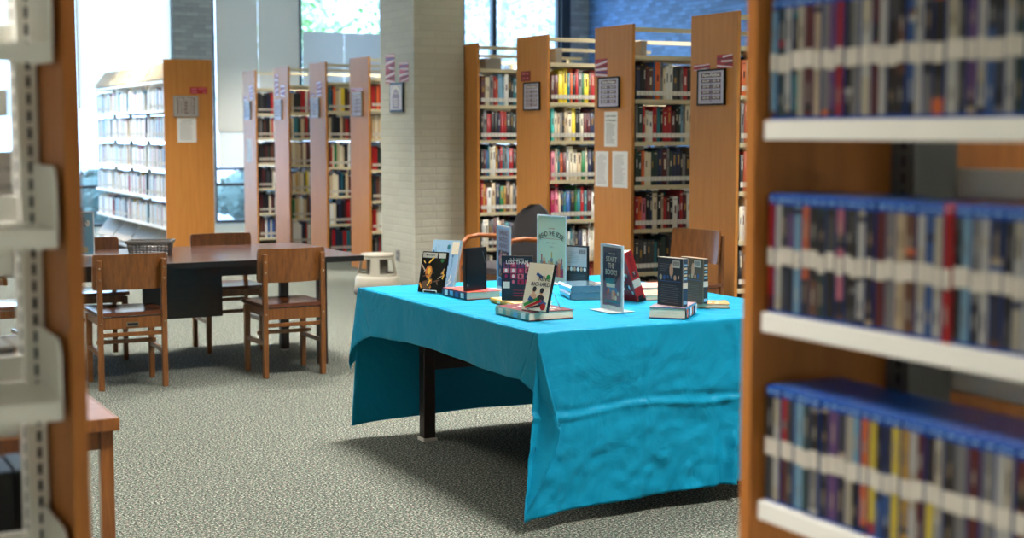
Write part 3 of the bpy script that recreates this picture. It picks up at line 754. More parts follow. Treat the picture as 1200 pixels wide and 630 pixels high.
def fan(cpt, hem, n=22, puff=(0, 0, 0), flip=False, left=None, right=None):
    c = Vector(cpt); rows = []
    for k, h in enumerate(hem):
        u = k / (len(hem) - 1); h = Vector(h); rows.append([c.lerp(h, j / n) + Vector(puff) * (math.sin(PI * u) * math.sin(PI * j / n * .9)) for j in range(n + 1)])
    if left: rows[0] = resample(left, n)
    g.grid(rows if not flip else rows[::-1]); return rows
H1P = [(2.541, 4.69, .512), (2.552, 4.61, .476), (2.561, 4.555, .440), (2.570, 4.540, .401)]
H2P = [(2.567, 4.540, .354), (2.548, 4.545, .291), (2.522, 4.555, .226), (2.488, 4.570, .150), (2.453, 4.588, .081)]
cn = Vector((XA - .004, YA - .004, ZT - .004))
H1 = smoothp(resample([L0[-1], *H1P], 16), 2)
r_ = fan(cn, H1, 22, (-.004, -.006, 0), left=L0)
ridgeline = r_[-1]
H2 = smoothp(resample([H1[-1], *H2P, crease[-1]], 30), 2)
right = resample(list(ridgeline) + H2[1:], 60); left = resample(crease, 60); rows = []
for j, (a, b) in enumerate(zip(left, right)):
    v = j / 60; b = b + Vector((0, .020 * (1 - v), 0)) if j < 30 else b
    rows.append([a.lerp(b, i / 12) + Vector((0, .040 * math.sin(PI * i / 12) * math.sin(PI * v) ** .7, 0)) for i in range(13)])
g.grid(rows)
# back drape with its own left corner fold
rows = []; nu2 = 110
for j in range(50):
    sv = SR[j] if j < len(SR) else .02 + .635 * (j - len(SR) + 1) / 44
    r = []
    for i in range(nu2 + 1):
        u = i / nu2; s = sv * (1 + .03 * (1 - u) ** 6 - .02 * math.sin(u * 4)); off, dz = edge(s); v = s / .66
        x = XA + (XB_ - XA) * u - .036 * v * (1 - u) ** 6
        y = YB_ + off + .01 * v + min(1, s / .05) * v * (.010 * math.sin(u * 16 + .6) + .014 * math.sin(u * 7 + 2) + .006 * nz(x * 5, s * 3, 5))
        r.append((x, y, ZT + dz))
    rows.append(r)
g.grid([r[::-1] for r in rows]); bcrease = [r[0] for r in rows]
cf = Vector((XA - .003, YB_ + .003, ZT - .003))
HF = smoothp(resample([L1[-1], (2.523, 6.34, .497), (2.496, 6.40, .455), (2.484, 6.425, .417)], 14), 2)
r2 = fan(cf, HF, 18, (-.010, 0, 0), left=L1, flip=True)
HF2 = resample([HF[-1], (2.488, 6.445, .376), (2.502, 6.452, .335)], 10)
bl = resample(bcrease, 60); right = resample(list(r2[-1]) + HF2[1:], 32); rows = []
for j in range(33): rows.append([bl[j].lerp(right[j], i / 6) + Vector((-.006 * math.sin(PI * i / 6), .006 * math.sin(PI * i / 6), 0)) for i in range(7)])
g.grid(rows[::-1])
# short right drape
rows = []
for j in range(16):
    s = .19 * j / 15; off, dz = edge(s)
    rows.append([(XB_ + off + .006 * (s / .19) * math.sin(k * .9), YA + (YB_ - YA) * k / 40, ZT + dz) for k in range(41)])
g.grid(rows)
me = g.mesh('tablecloth', CLOTH)
import bmesh
bm = bmesh.new(); bm.from_mesh(me); bmesh.ops.remove_doubles(bm, verts=bm.verts, dist=.0016); bmesh.ops.recalc_face_normals(bm, faces=bm.faces); bm.to_mesh(me); bm.free()
cl = part('tablecloth', me, None); tag(cl, 'turquoise polyester cloth draped unevenly over the display table', 'tablecloth')
sd = cl.modifiers.new('thickness', 'SOLIDIFY'); sd.thickness = .0012; sd.offset = -1
# stitched hem
def hem(P_, off=(0, 0, 0)): return [Vector(p) + Vector(off) for p in P_]
hm = G()
for P_ in (H1, H2, rows[-1]): hm.tube(P_, .0022, 5)
hm.tube([(p[0], p[1], p[2]) for p in [(XA, YA, ZT)]] * 0 or [L1[-1], L1[-1] + Vector((0, 0, .0005)) if isinstance(L1[-1], Vector) else L1[-1]], .001, 4)
part('hem', hm, CLOTH, cl)

# ------------------------------------------------------------------ things on the display table
Z0 = .7372
def case(name, loc, yaw, tilt, lab, art, w=.135, h=.19, th=.0155, shell=None, spine_art=None, cat='dvd case'):
    """front cover faces -y, origin bottom-left-front corner; right side is the opening or spine edge"""
    t = thing(name, loc, lab, cat, yaw, tilt, 'cases standing on the display table')
    part('case_shell', G().box(0, w, 0, th, 0, h), shell or BLACK, t, .0015)
    g = G(); m = art(g, w, h); part('cover_art', g, m, t)
    if spine_art: g = G(); m = spine_art(g, w, h, th); part('spine_art', g, m, t)
    return t
def ar(g, x0, z0, x1, z1, m, l=1): g.box(x0, x1, -.0006 - .00025 * l, -.0003, z0, z1, m)
def at(g, s, x, z, size, m, width=None, l=4): g.text(s, size, (x, -.0008 - .0003 * l, z), m=m, width=width, bold=.015)
def ab(g, x, z, rx, rz, m, l=2, n=14): 
    y = -.0006 - .00028 * l; g.add([(x + rx * math.cos(2 * PI * k / n), y, z + rz * math.sin(2 * PI * k / n)) for k in range(n)], [tuple(range(n))], m)
def astreak(g, x0, z0, x1, z1, wd, m, l=3):
    d = Vector((x1 - x0, 0, z1 - z0)).normalized(); n_ = Vector((-d.z, 0, d.x)) * wd / 2; y = -.0006 - .00025 * l
    a, b = Vector((x0, y, z0)), Vector((x1, y, z1)); g.quad(a - n_, b - n_, b + n_, a + n_, m)
EMB = mat('print_ember', (226, 120, 40), .4); FLAM = mat('print_flame', (250, 190, 70), .4); SKIN = mat('print_skin', (206, 160, 130), .5); ICE = mat('print_ice', (150, 190, 220), .4)
def art_fire(g, w, h):
    q = random.Random(4); ar(g, .001, .001, w - .001, h - .001, 0, 0); ar(g, .006, h - .03, w * .62, h - .006, 1, 3); ar(g, w * .68, h - .03, w - .006, h - .006, 1, 3)
    at(g, 'MYSTERY', w * .35, h - .018, .011, 5, .05)
    for k in range(26):
        x, z = q.uniform(.01, w - .01), q.uniform(.01, h * .75); astreak(g, x, z, min(w - .004, max(.004, x + q.uniform(-.03, .04))), z + q.uniform(.01, .03), q.uniform(.002, .008), q.choice((2, 3, 6, 7)), 1 + k % 3)
    ab(g, w * .35, h * .5, .018, .03, 3); ab(g, w * .36, h * .52, .009, .016, 2, 3); ab(g, w * .3, h * .18, .025, .02, 6, 2)
    ab(g, w * .84, h * .78, .009, .009, 4, 4); return [BLACK, LABEL, FLAM, EMB, BM['g'], INK, BM['b'], SKIN]
def easel(loc, yaw, lab, w=.07, d=.10, h=.12):
    t = thing('wire_easel', loc, lab, 'easel', yaw, group='wire easels on the display table'); r = .0016
    for s in (-1, 1):
        x = s * w / 2
        part('wire_leg', G().tube([(x, -.022, .012), (x, -.022, .002), (x, .0, .002), (x * .9, .034, h), (x * .5, .036, h + .008)], r, 6), STEEL, t)
        part('back_leg', G().tube([(x * .5, .036, h + .008), (x, d, .002)], r, 6), STEEL, t)
    [part('cross_wire', G().tube(pp, r, 6), STEEL, t) for pp in ([(-w * .25, .036, h + .008), (w * .25, .036, h + .008)], [(-w / 2, d, .002), (w / 2, d, .002)], [(-w / 2, -.022, .012), (w / 2, -.022, .012)])]
    return t
TL = rad(-15)
def onto(base, yaw, dx, dy, dz=0):
    return (base[0] + math.cos(yaw) * dx - math.sin(yaw) * dy, base[1] + math.sin(yaw) * dx + math.cos(yaw) * dy, base[2] + dz)
# a: fire-cover case on an easel with a pale book behind
ya = rad(-57); pa = (2.690, 6.085, Z0 + .004)
easel(onto(pa, ya, .068, .02, -.003), ya, 'wire easel holding the fiery cover at the table corner by the column')
case('movie_case', pa, ya, TL, 'black case with fiery orange cover art leaning on an easel', art_fire)
def art_ice(g, w, h):
    q = random.Random(8); ar(g, .001, .001, w - .001, h - .001, 0, 0)
    for k in range(22): x, z = q.uniform(.01, w - .02), q.uniform(.02, h - .03); astreak(g, x, z, min(w - .004, x + q.uniform(-.01, .02)), z + q.uniform(.02, .05) if z < h - .06 else z + .01, .007, q.choice((1, 2, 3)), 1 + k % 3)
    ar(g, w * .72, h * .72, w - .004, h - .008, 4, 5); ab(g, w * .6, h * .86, .008, .012, 5, 5); return [ICE, BM['w'], BM['u'], BM['s'], PAPER, BM['t']]
pb = onto(pa, ya, -.005, .072, -.001)
case('leaning_book', pb, ya, rad(-19), 'tall icy blue and white book leaning behind the fiery-cover case', art_ice, .15, .245, .018, BM['w'], cat='book')
# lying books
def lying(loc, yaw, w, d, th, cover, spine, lab, jacket=None, pages=PAPER, extra=None, group='books lying flat on the display table'):
    """spine along the -x side, w along x, d along y"""
    t = thing('lying_book', loc, lab, 'book', yaw, group=group)
    part('cover', G().box(0, w, 0, d, 0, .0025).box(0, w, 0, d, th - .0025, th), cover, t, .0008)
    g = G().tube([(.001 + th * 0, 0, th / 2), (.001, d, th / 2)], th * .0 + .001, 6)
    g = G(); n = 6; g.grid([[(-.004 * math.sin(PI * k / n), y, th * k / n) for k in range(n + 1)] for y in (0, d)]); part('spine', g, spine, t)
    part('pages', G().box(.002, w - .004, .004, d - .004, .0025, th - .0025), pages, t)
    g = G(); q = random.Random(int(loc[0] * 1000))
    if jacket:
        for k in range(14):
            y0 = q.uniform(.004, d - .03); x0 = q.uniform(.004, w - .03); g.box(x0, x0 + q.uniform(.01, .025), y0, y0 + q.uniform(.008, .024), th, th + .0003, q.randrange(len(jacket)))
        for k in range(4): y0 = d * (.1 + .22 * k); g.box(-.0052, -.0035, y0, y0 + d * .12, th * .15, th * .8, k % len(jacket))
        part('jacket_print', g, jacket, t)
    return t
REDJ = mat('coral_jacket', (226, 96, 76), .4)
kb = (2.757, 5.700, Z0); kyaw = rad(2)
lying(kb, kyaw, .17, .235, .034, REDJ, BM['n'], 'coral red book lying under the plain black case', [BM['w'], BM['u'], BM['s']])
case('plain_black_case', (2.768, 5.735, Z0 + .0345), rad(20), 0, 'plain glossy black case standing on the coral red book', lambda g, w, h: (ar(g, .004, .004, w - .004, h - .004, 0, 0), ar(g, .008, .02, .016, .03, 1, 2), astreak(g, w * .8, h * .9, w * .93, h * .62, .002, 1, 2), [BLACK, BM['a']])[-1], shell=BLACK)
# c: narrow-looking sign
def art_c(g, w, h):
    q = random.Random(3); R_(g, -w / 2, .0, w / 2, h, 0, 0); R_(g, -w * .4, h * .48, w * .4, h * .96, 1)
    for k, s_ in enumerate(('SPRING', 'INTO', 'READING', 'CLUB')): T_(g, s_, h * (.9 - k * .1), .026, 2, 0, w * .6)
    R_(g, -w * .4, h * .2, w * .4, h * .62, 3, 2)
    for k in range(26): blob(g, q.uniform(-.34, .34) * w, h * q.uniform(.22, .58), q.uniform(.006, .016), q.uniform(.006, .02), q.choice((4, 5, 6)), 3 + k % 2)
    R_(g, -w * .4, h * .05, w * .4, h * .17, 7); return [ICE, mat('poster_mauve', (188, 176, 196), .5), MAROON, BM['n'], BM['m'], SKIN, BM['p'], BM['u']]
sign((3.083, 5.98, Z0), rad(-99), .19, .295, 'tall clear sign holder with a mauve and navy poster, nearest the plain black case', art_c)
# d: dark case and book
lying((2.80, 5.34, Z0), rad(-4), .18, .25, .020, mat('ochre_jacket', (206, 188, 140), .5), BM['l'], 'thin pale ochre book lying under the dark pink-dotted case', [BM['c'], BM['l']])
def art_d(g, w, h):
    q = random.Random(11); ar(g, .001, .001, w - .001, h - .001, 0, 0); at(g, 'LESS THAN', w * .5, h - .028, .022, 1, .095); at(g, 'n. k. reader', w * .5, h - .012, .008, 1, .06)
    for r_ in range(4):
        for c_ in range(4): ar(g, .008 + c_ * .031, h * .36 + r_ * .024, .034 + c_ * .031, h * .36 + r_ * .024 + .021, q.choice((2, 3, 4, 5)), 1); ab(g, .02 + c_ * .031, h * .36 + r_ * .024 + .011, .006, .008, q.choice((1, 2, 3, 6)), 2)
    ar(g, .006, h * .27, .036, h * .42, 1, 4)
    for k in range(3): ar(g, .05, .018 + k * .012, .10, .020 + k * .012, 3, 1)
    return [mat('cover_deep_teal', (18, 44, 62), .4), BM['w'], BM['p'], BM['f'], BM['v'], BM['n'], BM['m']]
case('movie_case', (2.812, 5.475, Z0 + .0205), rad(-38), 0, 'dark teal case with rows of pink pictures, titled LESS THAN', art_d)
# e: case on easel on a thick book
be = (2.662, 4.945, Z0); lying(be, rad(2), .205, .27, .034, mat('wine_board', (110, 40, 50), .5), mat('sage_spine', (120, 160, 150), .5), 'thick pale book with wine-red boards under the family-picture case', [BM['w'], BM['s'], BM['e'], BM['c']])
ye = rad(-72); pe = (2.665, 5.02, Z0 + .038)
easel(onto(pe, ye, .068, .02, -.0035), ye, 'wire easel on the thick pale book at the front of the display')
def art_e(g, w, h):
    ar(g, .001, .001, w - .001, h - .001, 0, 0); ar(g, .03, h - .035, .10, h - .008, 1, 1); ar(g, .112, h - .03, .128, h - .012, 1, 2)
    at(g, 'KING', w * .72, h * .68, .028, 2, .06); at(g, 'RICHARD', w * .60, h * .555, .022, 3, .10)
    ab(g, w * .85, h * .72, .010, .010, 4, 6); astreak(g, .05, h * .78, .085, h * .70, .012, 5, 2)
    for x, z_ in ((.052, .42), (.092, .40)): ab(g, x, h * z_, .009, .013, 6, 4); ab(g, x + .002, h * z_ + .006, .0105, .011, 2, 5)
    g.add([(.032, -.0013, h * .20), (.070, -.0013, h * .20), (.068, -.0013, h * .34), (.052, -.0013, h * .37), (.036, -.0013, h * .33)], [(0, 1, 2, 3, 4)], 6)
    g.add([(.072, -.00135, h * .17), (.112, -.00135, h * .17), (.110, -.00135, h * .31), (.092, -.00135, h * .35), (.074, -.00135, h * .31)], [(0, 1, 2, 3, 4)], 2)
    astreak(g, .09, h * .2, .125, h * .13, .022, 5, 4); astreak(g, .03, h * .26, .055, h * .2, .018, 5, 4)
    astreak(g, .01, h * .1, .08, h * .26, .012, 4, 4); astreak(g, .02, h * .05, .1, h * .22, .010, 7, 5); astreak(g, .03, h * .03, .12, h * .16, .008, 2, 5)
    ab(g, w * .84, h * .10, .014, .014, 7, 6); return [mat('cover_cream', (222, 214, 192), .4), BM['c'], INK, BM['n'], mat('green_dot', (30, 140, 60), .4), BM['u'], SKIN, BM['r']]
case('movie_case', pe, ye, TL, 'cream case with two seated figures leaning on the front easel', art_e)
# f: green sign
def art_f(g, w, h):
    R_(g, -w / 2, 0, w / 2, h, 0, 0); T_(g, 'summer', h * .82, .012, 3, 0, .05)
    word = 'READ THE EDGE'; n = len(word)
    for k, ch in enumerate(word):
        if ch == ' ': continue
        u = (k - (n - 1) / 2) / n; a = -u * 1.1; T_(g, ch, h * .745 - .10 * u * u, .034, 1, u * w * .86, None, 3, up=(-math.sin(a) * -1 * -1, 0, math.cos(a)), right=(math.cos(a), 0, math.sin(a)))
    R_(g, -w * .3, h * .66, w * .3, h * .665, 3); T_(g, 'JUNE 1 - JULY 31', h * .60, .010, 2, 0, .08); T_(g, '2022', h * .54, .010, 2, 0, .03)
    q = random.Random(2)
    for k in range(9):
        x = -w * .36 + k * w * .09; z = h * (.30 + .05 * math.sin(k * 2.1)); m = 3 + k % 6
        blob(g, x, z, .011, .012, 9 if k % 2 else 2, 4); R_(g, x - .012, h * .1, x + .012, z - .008, m, 3)
        if k in (0, 4, 8): R_(g, x - .004, z, x + .004, z + .04, m, 3)
    return [mat('poster_sage', (204, 210, 182), .5), INK, INKG, REDP, BM['o'], BM['f'], BM['u'], BM['l'], BM['v'], SKIN]
sign((3.445, 6.17, Z0), rad(-80), .216, .325, 'pale green READ THE EDGE poster in a clear holder, tallest on the table', art_f)
def art_g(g, w, h):
    q = random.Random(5); ar(g, .001, .001, w - .001, h - .001, 0, 0); ar(g, .004, h * .46, w - .004, h * .96, 1, 1)
    for k in range(9): ar(g, .01, h * (.55 + k * .035), .01 + q.uniform(.04, .08), h * (.557 + k * .035), 2, 2)
    for k in range(9): ar(g, w * .66 + k * .004, h * .78, w * .66 + k * .004 + (.0012 if k % 2 else .0025), h * .9, 0, 3)
    for k in range(6): ab(g, .02 + k * .02, h * .40, .008, .010, 3 + k % 2, 2)
    for k in range(6): ar(g, .012, h * (.08 + k * .035), w - .014, h * (.085 + k * .035), 2, 2)
    return [mat('cover_charcoal', (44, 44, 48), .4), mat('cover_silver', (190, 190, 192), .4), INKG, SKIN, BM['w']]
case('movie_case', (3.478, 6.10, Z0), rad(-66), 0, 'black and silver case showing its barcode side, beside the green poster', art_g)
# h: wrapped books, i
WRAP = mat('slate_blue_wrap', (92, 128, 150), .12, .8, **{'Coat Weight': .8}); f = tex_noise(WRAP, coords(WRAP, (1, 1, 1)), 60, 3); bump(WRAP, f, .5, .004)
for k in range(2):
    lying((3.165 + .004 * k, 5.50 - .004 * k, Z0 + k * .0305), rad(-18 + 3 * k), .15, .22, .030, WRAP, WRAP, ('lower' if k == 0 else 'upper') + ' of two shiny slate-blue wrapped books in a stack', None, WRAP, group='two wrapped books')
lying((3.375, 5.70, Z0), rad(-8), .15, .21, .026, mat('peach_board', (214, 150, 120), .5), BM['n'], 'peach-covered book lying right of the wrapped blue stack', [BM['e']])
# j: navy poster sign
def art_j(g, w, h):
    q = random.Random(6); R_(g, -w / 2, 0, w / 2, h, 0, 0); R_(g, -w * .42, .02, w * .42, h * .98, 1, 1)
    T_(g, 'WELCOME', h * .88, .008, 2, 0, .05)
    for k, s_ in enumerate(('START', 'THE', 'BOOKS')): T_(g, s_, h * (.79 - k * .10), .030, 2, -.004, (.08, .045, .085)[k])
    g.add([(-w * .42, -.0014, .02), (w * .42, -.0014, .02), (w * .42, -.0014, h * .62), (w * .15, -.0014, h * .40), (-w * .42, -.0014, h * .46)], [(0, 1, 2, 3, 4)], 3)
    R_(g, -w * .30, h * .42, w * .12, h * .50, 4, 4); R_(g, -w * .25, h * .36, w * .15, h * .42, 2, 4); R_(g, -w * .2, h * .30, w * .22, h * .36, 5, 4); R_(g, 0, h * .18, w * .16, h * .32, 6, 5)
    for k in range(8): blob(g, q.uniform(-.3, .35) * w, h * q.uniform(.2, .34), .007, .009, q.choice((2, 5, 7)), 5)
    R_(g, -w * .34, h * .125, w * .34, h * .16, 4, 5); R_(g, -w * .2, h * .075, w * .2, h * .082, 2, 5)
    return [BM['w'], BM['n'], BM['c'], mat('poster_plum', (128, 86, 110), .5), BM['t'], mat('poster_sky', (70, 120, 160), .5), SKIN, BM['o']]
sign((3.121, 5.08, Z0), rad(-88), .158, .268, 'clear sign holder with a navy and plum poster standing on a flat foot', art_j, .12)
# k: red book on an easel facing away
kb = (3.432, 5.305, Z0 + .005); kt = rad(-19)
t = thing('leaning_book', kb, 'thick red book leaning back on an easel with its spine to us', 'book', rad(90), kt)
w_, h_, th = .165, .235, .042
part('cover', G().box(0, w_, 0, .003, 0, h_).box(0, w_, th - .003, th, 0, h_), mat('clear_jacket_grey', (150, 150, 146), .15), t, .001)
part('spine', G().box(-.003, .001, 0, th, 0, h_), BM['r'], t, .001)
part('pages', G().box(.003, w_ - .005, .003, th - .003, .003, h_ - .004), PAPER, t)
g = G(); SR_ = (0, 1, 0); TS = Matrix.Translation((-.0032, 0, 0))
def sq(z0, z1, m, y0=.006, y1=th - .006): g.box(-.0038, -.003, y0, y1, z0, z1, m)
sq(h_ * .30, h_ * .45, 1, .001, th - .001); sq(h_ * .03, h_ * .13, 2, .008, th - .008); sq(.62 * h_ - .03, .62 * h_ - .005, 3, .01, th - .01)
g.text('HUGGAGE', .026, (-.0042, th / 2, h_ * .79), right=(0, 0, -1), up=(0, -1, 0), m=2, width=.085); g.text('T', .02, (-.0042, th / 2, h_ * .57), right=(0, -1, 0), m=1)
sq(0, .012, 2, .0, th); sq(h_ * .08, h_ * .11, 1, .014, th - .014)
part('spine_print', g, [BM['r'], LABEL, BM['k'], BM['m']], t)
g = G(); q = random.Random(9); g.box(.002, w_ - .002, th, th + .0004, .002, h_ - .002, 0)
for k in range(22): x, z = q.uniform(.01, w_ - .03), q.uniform(.02, h_ - .04); g.box(x, x + q.uniform(.01, .03), th + .0004, th + .0008, z, z + q.uniform(.01, .03), q.choice((1, 2)))
part('back_cover_print', g, [BM['r'], BM['w'], BM['m']], t)
easel((3.412, 5.385, Z0), rad(90), 'wire easel propping the thick red book', .07, .11, .13)
# l: flat books behind
lying((3.60, 5.58, Z0), rad(-14), .17, .22, .024, mat('rose_board', (206, 150, 140), .5), BM['k'], 'dark-spined flat book with a rosy cover, farther of two behind the red book', [BM['e']])
lying((3.45, 5.33, Z0), rad(-14), .16, .19, .022, mat('salmon_board', (216, 160, 130), .5), BM['k'], 'flat salmon-covered book just behind the thick red leaning book', [BM['p']])
# m: thick book and two cases standing back side out
ym = rad(-46)
t = thing('lying_book', (3.130, 4.818, Z0), 'thick white-paged book with blue and orange spine, nearest the table front', 'book', ym, group='books lying flat on the display table')
w_, d_, th = .150, .215, .044
part('cover', G().box(0, w_, 0, d_, 0, .003).box(0, w_, 0, d_, th - .003, th), mat('navy_board', (36, 64, 120), .4), t, .001)
part('pages', G().box(.004, w_ - .003, .004, d_ - .004, .003, th - .003), PAPER, t)
g = G(); n = 6; g.grid([[(w_ + .004 * math.sin(PI * k / n), y, th * k / n) for y in (0, d_)] for k in range(n + 1)]); part('spine', g, mat('azure_spine', (60, 150, 190), .4), t)
g = G()
for k in range(6): g.box(w_ + .003, w_ + .0052, .01 + k * .034, .026 + k * .034, .006, th - .006, k % 3)
part('spine_print', g, [BM['o'], BM['n'], BM['w']], t)
g = G().box(.002, w_ - .002, .002, d_ - .002, th, th + .0004, 0); q = random.Random(12)
for k in range(10): x, y = q.uniform(.01, w_ - .04), q.uniform(.01, d_ - .04); g.box(x, x + .03, y, y + .02, th + .0004, th + .0008, 1 + k % 2)
part('jacket_print', g, [mat('jacket_mauve', (150, 130, 140), .5), BM['a'], BM['e']], t)
g = G().text('property of the library', .008, (w_ / 2, .0034, th / 2), m=0, width=.08); part('stamp', g, INKG, t)
def art_m(seed, tone):
    def f_(g, w, h):
        q = random.Random(seed); ar(g, .001, .001, w - .001, h - .001, 0, 0); ar(g, w * .60, h * .80, w * .88, h * .95, 1, 3)
        for k in range(9): ar(g, w * .64 + k * .0035, h * .84, w * .64 + k * .0035 + (.001 if k % 2 else .002), h * .93, 2, 4)
        for k in range(6): ab(g, .018 + k * .019, h * (.585 + .02 * q.random()), q.uniform(.004, .008), q.uniform(.007, .013), q.choice((3, 1, 4, 6)), 2)
        if seed == 2: ar(g, .006, h * .80, w * .34, h * .96, 3, 3)
        for k in range(10): ar(g, .01 + q.uniform(0, .012), h * (.06 + k * .04), w - .016 - q.uniform(0, .02), h * (.066 + k * .04), 5, 2)
        ar(g, .01, h * .505, w - .012, h * .515, 6, 3); ab(g, w * .55, h * .74, .010, .028, 3, 2)
        for k in range(5): ar(g, .012, h * (.72 + k * .035), .012 + q.uniform(.03, .055), h * (.726 + k * .035), 5, 2)
        return [tone, LABEL, INK, SKIN, BM['e'], INKG, BM['u']]
    return f_
def sp_m(col, lab2=1):
    def f_(g, w, h, th):
        g.box(w, w + .0006, .001, th - .001, .002, h - .002, 0); g.box(w + .0006, w + .0014, .0005, th - .0005, h * .38, h * .50, 1)
        for k in range(5): g.box(w + .0006, w + .001, .004, th - .004, h * (.56 + k * .07), h * (.60 + k * .07), 2 + k % 2)
        g.box(w + .0006, w + .001, .004, th - .004, .01, h * .12, 2); return [col, LABEL, BM['s'], BM['e']]
    return f_
base = onto((3.130, 4.818, Z0 + .0448), ym, .04, .085)
case('book_on_display', (3.205, 4.868, Z0 + .0448), rad(-76), 0, 'black book with photos and barcode standing upright on the thick navy-edged book', art_m(1, mat('back_ink_blue', (34, 40, 50), .35)), .135, .192, .028, mat('board_grey', (150, 144, 134), .5), sp_m(mat('spine_ink_blue', (30, 58, 84), .4)), cat='book')
lying((3.44, 5.02, Z0), rad(-30), .19, .13, .018, mat('orange_board', (206, 136, 80), .5), BM['o'], 'thin orange-brown book lying at the right end of the display', [BM['w'], BM['o']])
case('book_on_display', (3.478, 5.105, Z0 + .0188), rad(-84), 0, 'olive-black book with a label and barcode standing on the thin orange book', art_m(2, mat('back_olive', (88, 74, 58), .35)), .145, .19, .026, mat('board_tan', (150, 130, 110), .5), sp_m(mat('spine_charcoal', (44, 46, 48), .4)), cat='book')

# ------------------------------------------------------------------ signs and papers on end panels
def on_panel(name, y0, y1, z0, z1, lab, cat, group=None, x=5.8145, yaw=-PI / 2):
    return thing(name, (x, (y0 + y1) / 2, (z0 + z1) / 2), lab, cat, yaw, 0, group), abs(y0 - y1), abs(z1 - z0)
def framed(t, w, h, frame=BLACK, depth=.018, small=False):
    b = .012
    g = G()
    for x0, x1, z0, z1 in ((-w / 2, w / 2, h / 2 - b, h / 2), (-w / 2, w / 2, -h / 2, -h / 2 + b), (-w / 2, -w / 2 + b, -h / 2 + b, h / 2 - b), (w / 2 - b, w / 2, -h / 2 + b, h / 2 - b)): g.box(x0, x1, -depth, 0, z0, z1)
    part('frame', g, frame, t, .002)
    g = G().box(-w / 2 + b, w / 2 - b, -depth + .006, -.002, -h / 2 + b, h / 2 - b, 0); y = -depth + .006
    def rr(x0, z0, x1, z1, m, l=1): g.box(x0 * w, x1 * w, y - .0004 * l, y, z0 * h, z1 * h, m)
    rr(-.36, .27, .36, .40, 1); g.text('Non-Fiction', .03, (0, y - .001, h * .335), m=2, width=w * .62, bold=.03)
    rr(-.36, -.40, .36, .23, 3)
    for c_ in (0, 1):
        for r_ in range(4):
            x0 = -.35 + .36 * c_; z = .21 - r_ * .155; rr(x0, z - .085, x0 + .34, z, 1, 2)
            g.text(f'{(r_ * 2 + c_)}00-{(r_ * 2 + c_)}99', .02, ((x0 + .17) * w, y - .0015, (z - .043) * h), m=2, width=w * .24, bold=.02)
            rr(x0 + .03, z - .13, x0 + .31, z - .1, 0, 2)
    part('printed_sheet', g, [mat('sheet_lilac', (196, 192, 206), .5), MAROON, BM['w'], LILAC] if not small else [mat('sheet_grey', (170, 168, 164), .5), MAROON, BM['w'], SILV], t)
def ribbon(t, w, h, seed, n=7):
    q = random.Random(seed); g = G().box(-w / 2, w / 2, -.0015, 0, -h / 2, h / 2, 0)
    for k in range(n):
        z = -h / 2 + h * (k + .5) / n; sl = q.uniform(-.3, .3) * h / n * 2; hh = h / n * .36; m = q.choice((2, 2, 3)) if k % 2 else 1
        x0, x1 = -w / 2 + .002, w / 2 - .002
        if q.random() < .4: x0 = q.uniform(-.3, .1) * w
        cl_ = lambda v_: max(-h / 2, min(h / 2, v_)); g.quad((x0, -.0021, cl_(z - hh - sl)), (x1, -.0021, cl_(z - hh + sl)), (x1, -.0021, cl_(z + hh + sl)), (x0, -.0021, cl_(z + hh - sl)), m)
    part('ribbon_print', g, [REDP, mat('ribbon_white', (232, 216, 222), .5), PLAQUE, BM['v']], t)
def paper(t, w, h, lines, seed=0, foot=None):
    q = random.Random(seed); g = G().box(-w / 2, w / 2, -.0012, 0, -h / 2, h / 2, 0); part('sheet', g, WHITEP, t); g = G()
    z = h * .42
    for s_, sz, wd in lines: g.text(s_, sz, (0, -.0018, z - sz / 2), width=wd * w, bold=.02); z -= sz * 1.5
    while z > -h * .42: g.box(-w * .36, w * q.uniform(.1, .36), -.0017, -.0012, z - .003, z); z -= .0125
    part('printed_lines', g, INKG if len(lines) < 2 else INK, t)
SIGN_LAB = {0: ('black-framed Non-Fiction sign on the frontmost end panel', 8.34, 8.02, 1.653, 1.898), 1: ('black-framed Non-Fiction sign above the three paper notices', 9.67, 9.36, 1.656, 1.889),
            2: ('black-framed Non-Fiction sign above the charcoal armchair', 10.89, 10.61, 1.653, 1.887), 5: ('small-looking framed sign on the panel just left of the brick column', 14.85, 14.57, 1.643, 1.905),
            6: ('framed sign on the second panel left of the brick column', 16.19, 15.89, 1.636, 1.868), 7: ('framed sign with glare on the third panel left of the brick column', 17.50, 17.22, 1.627, 1.873), 8: ('framed sign on the farthest panel, above its white paper', 18.75, 18.49, 1.637, 1.875)}
for i, (lab, y0, y1, z0, z1) in SIGN_LAB.items():
    t, w, h = on_panel('framed_sign', y0, y1, z0, z1, lab, 'sign', 'framed Non-Fiction signs'); framed(t, w, h, BLACK if i < 5 else SILV)
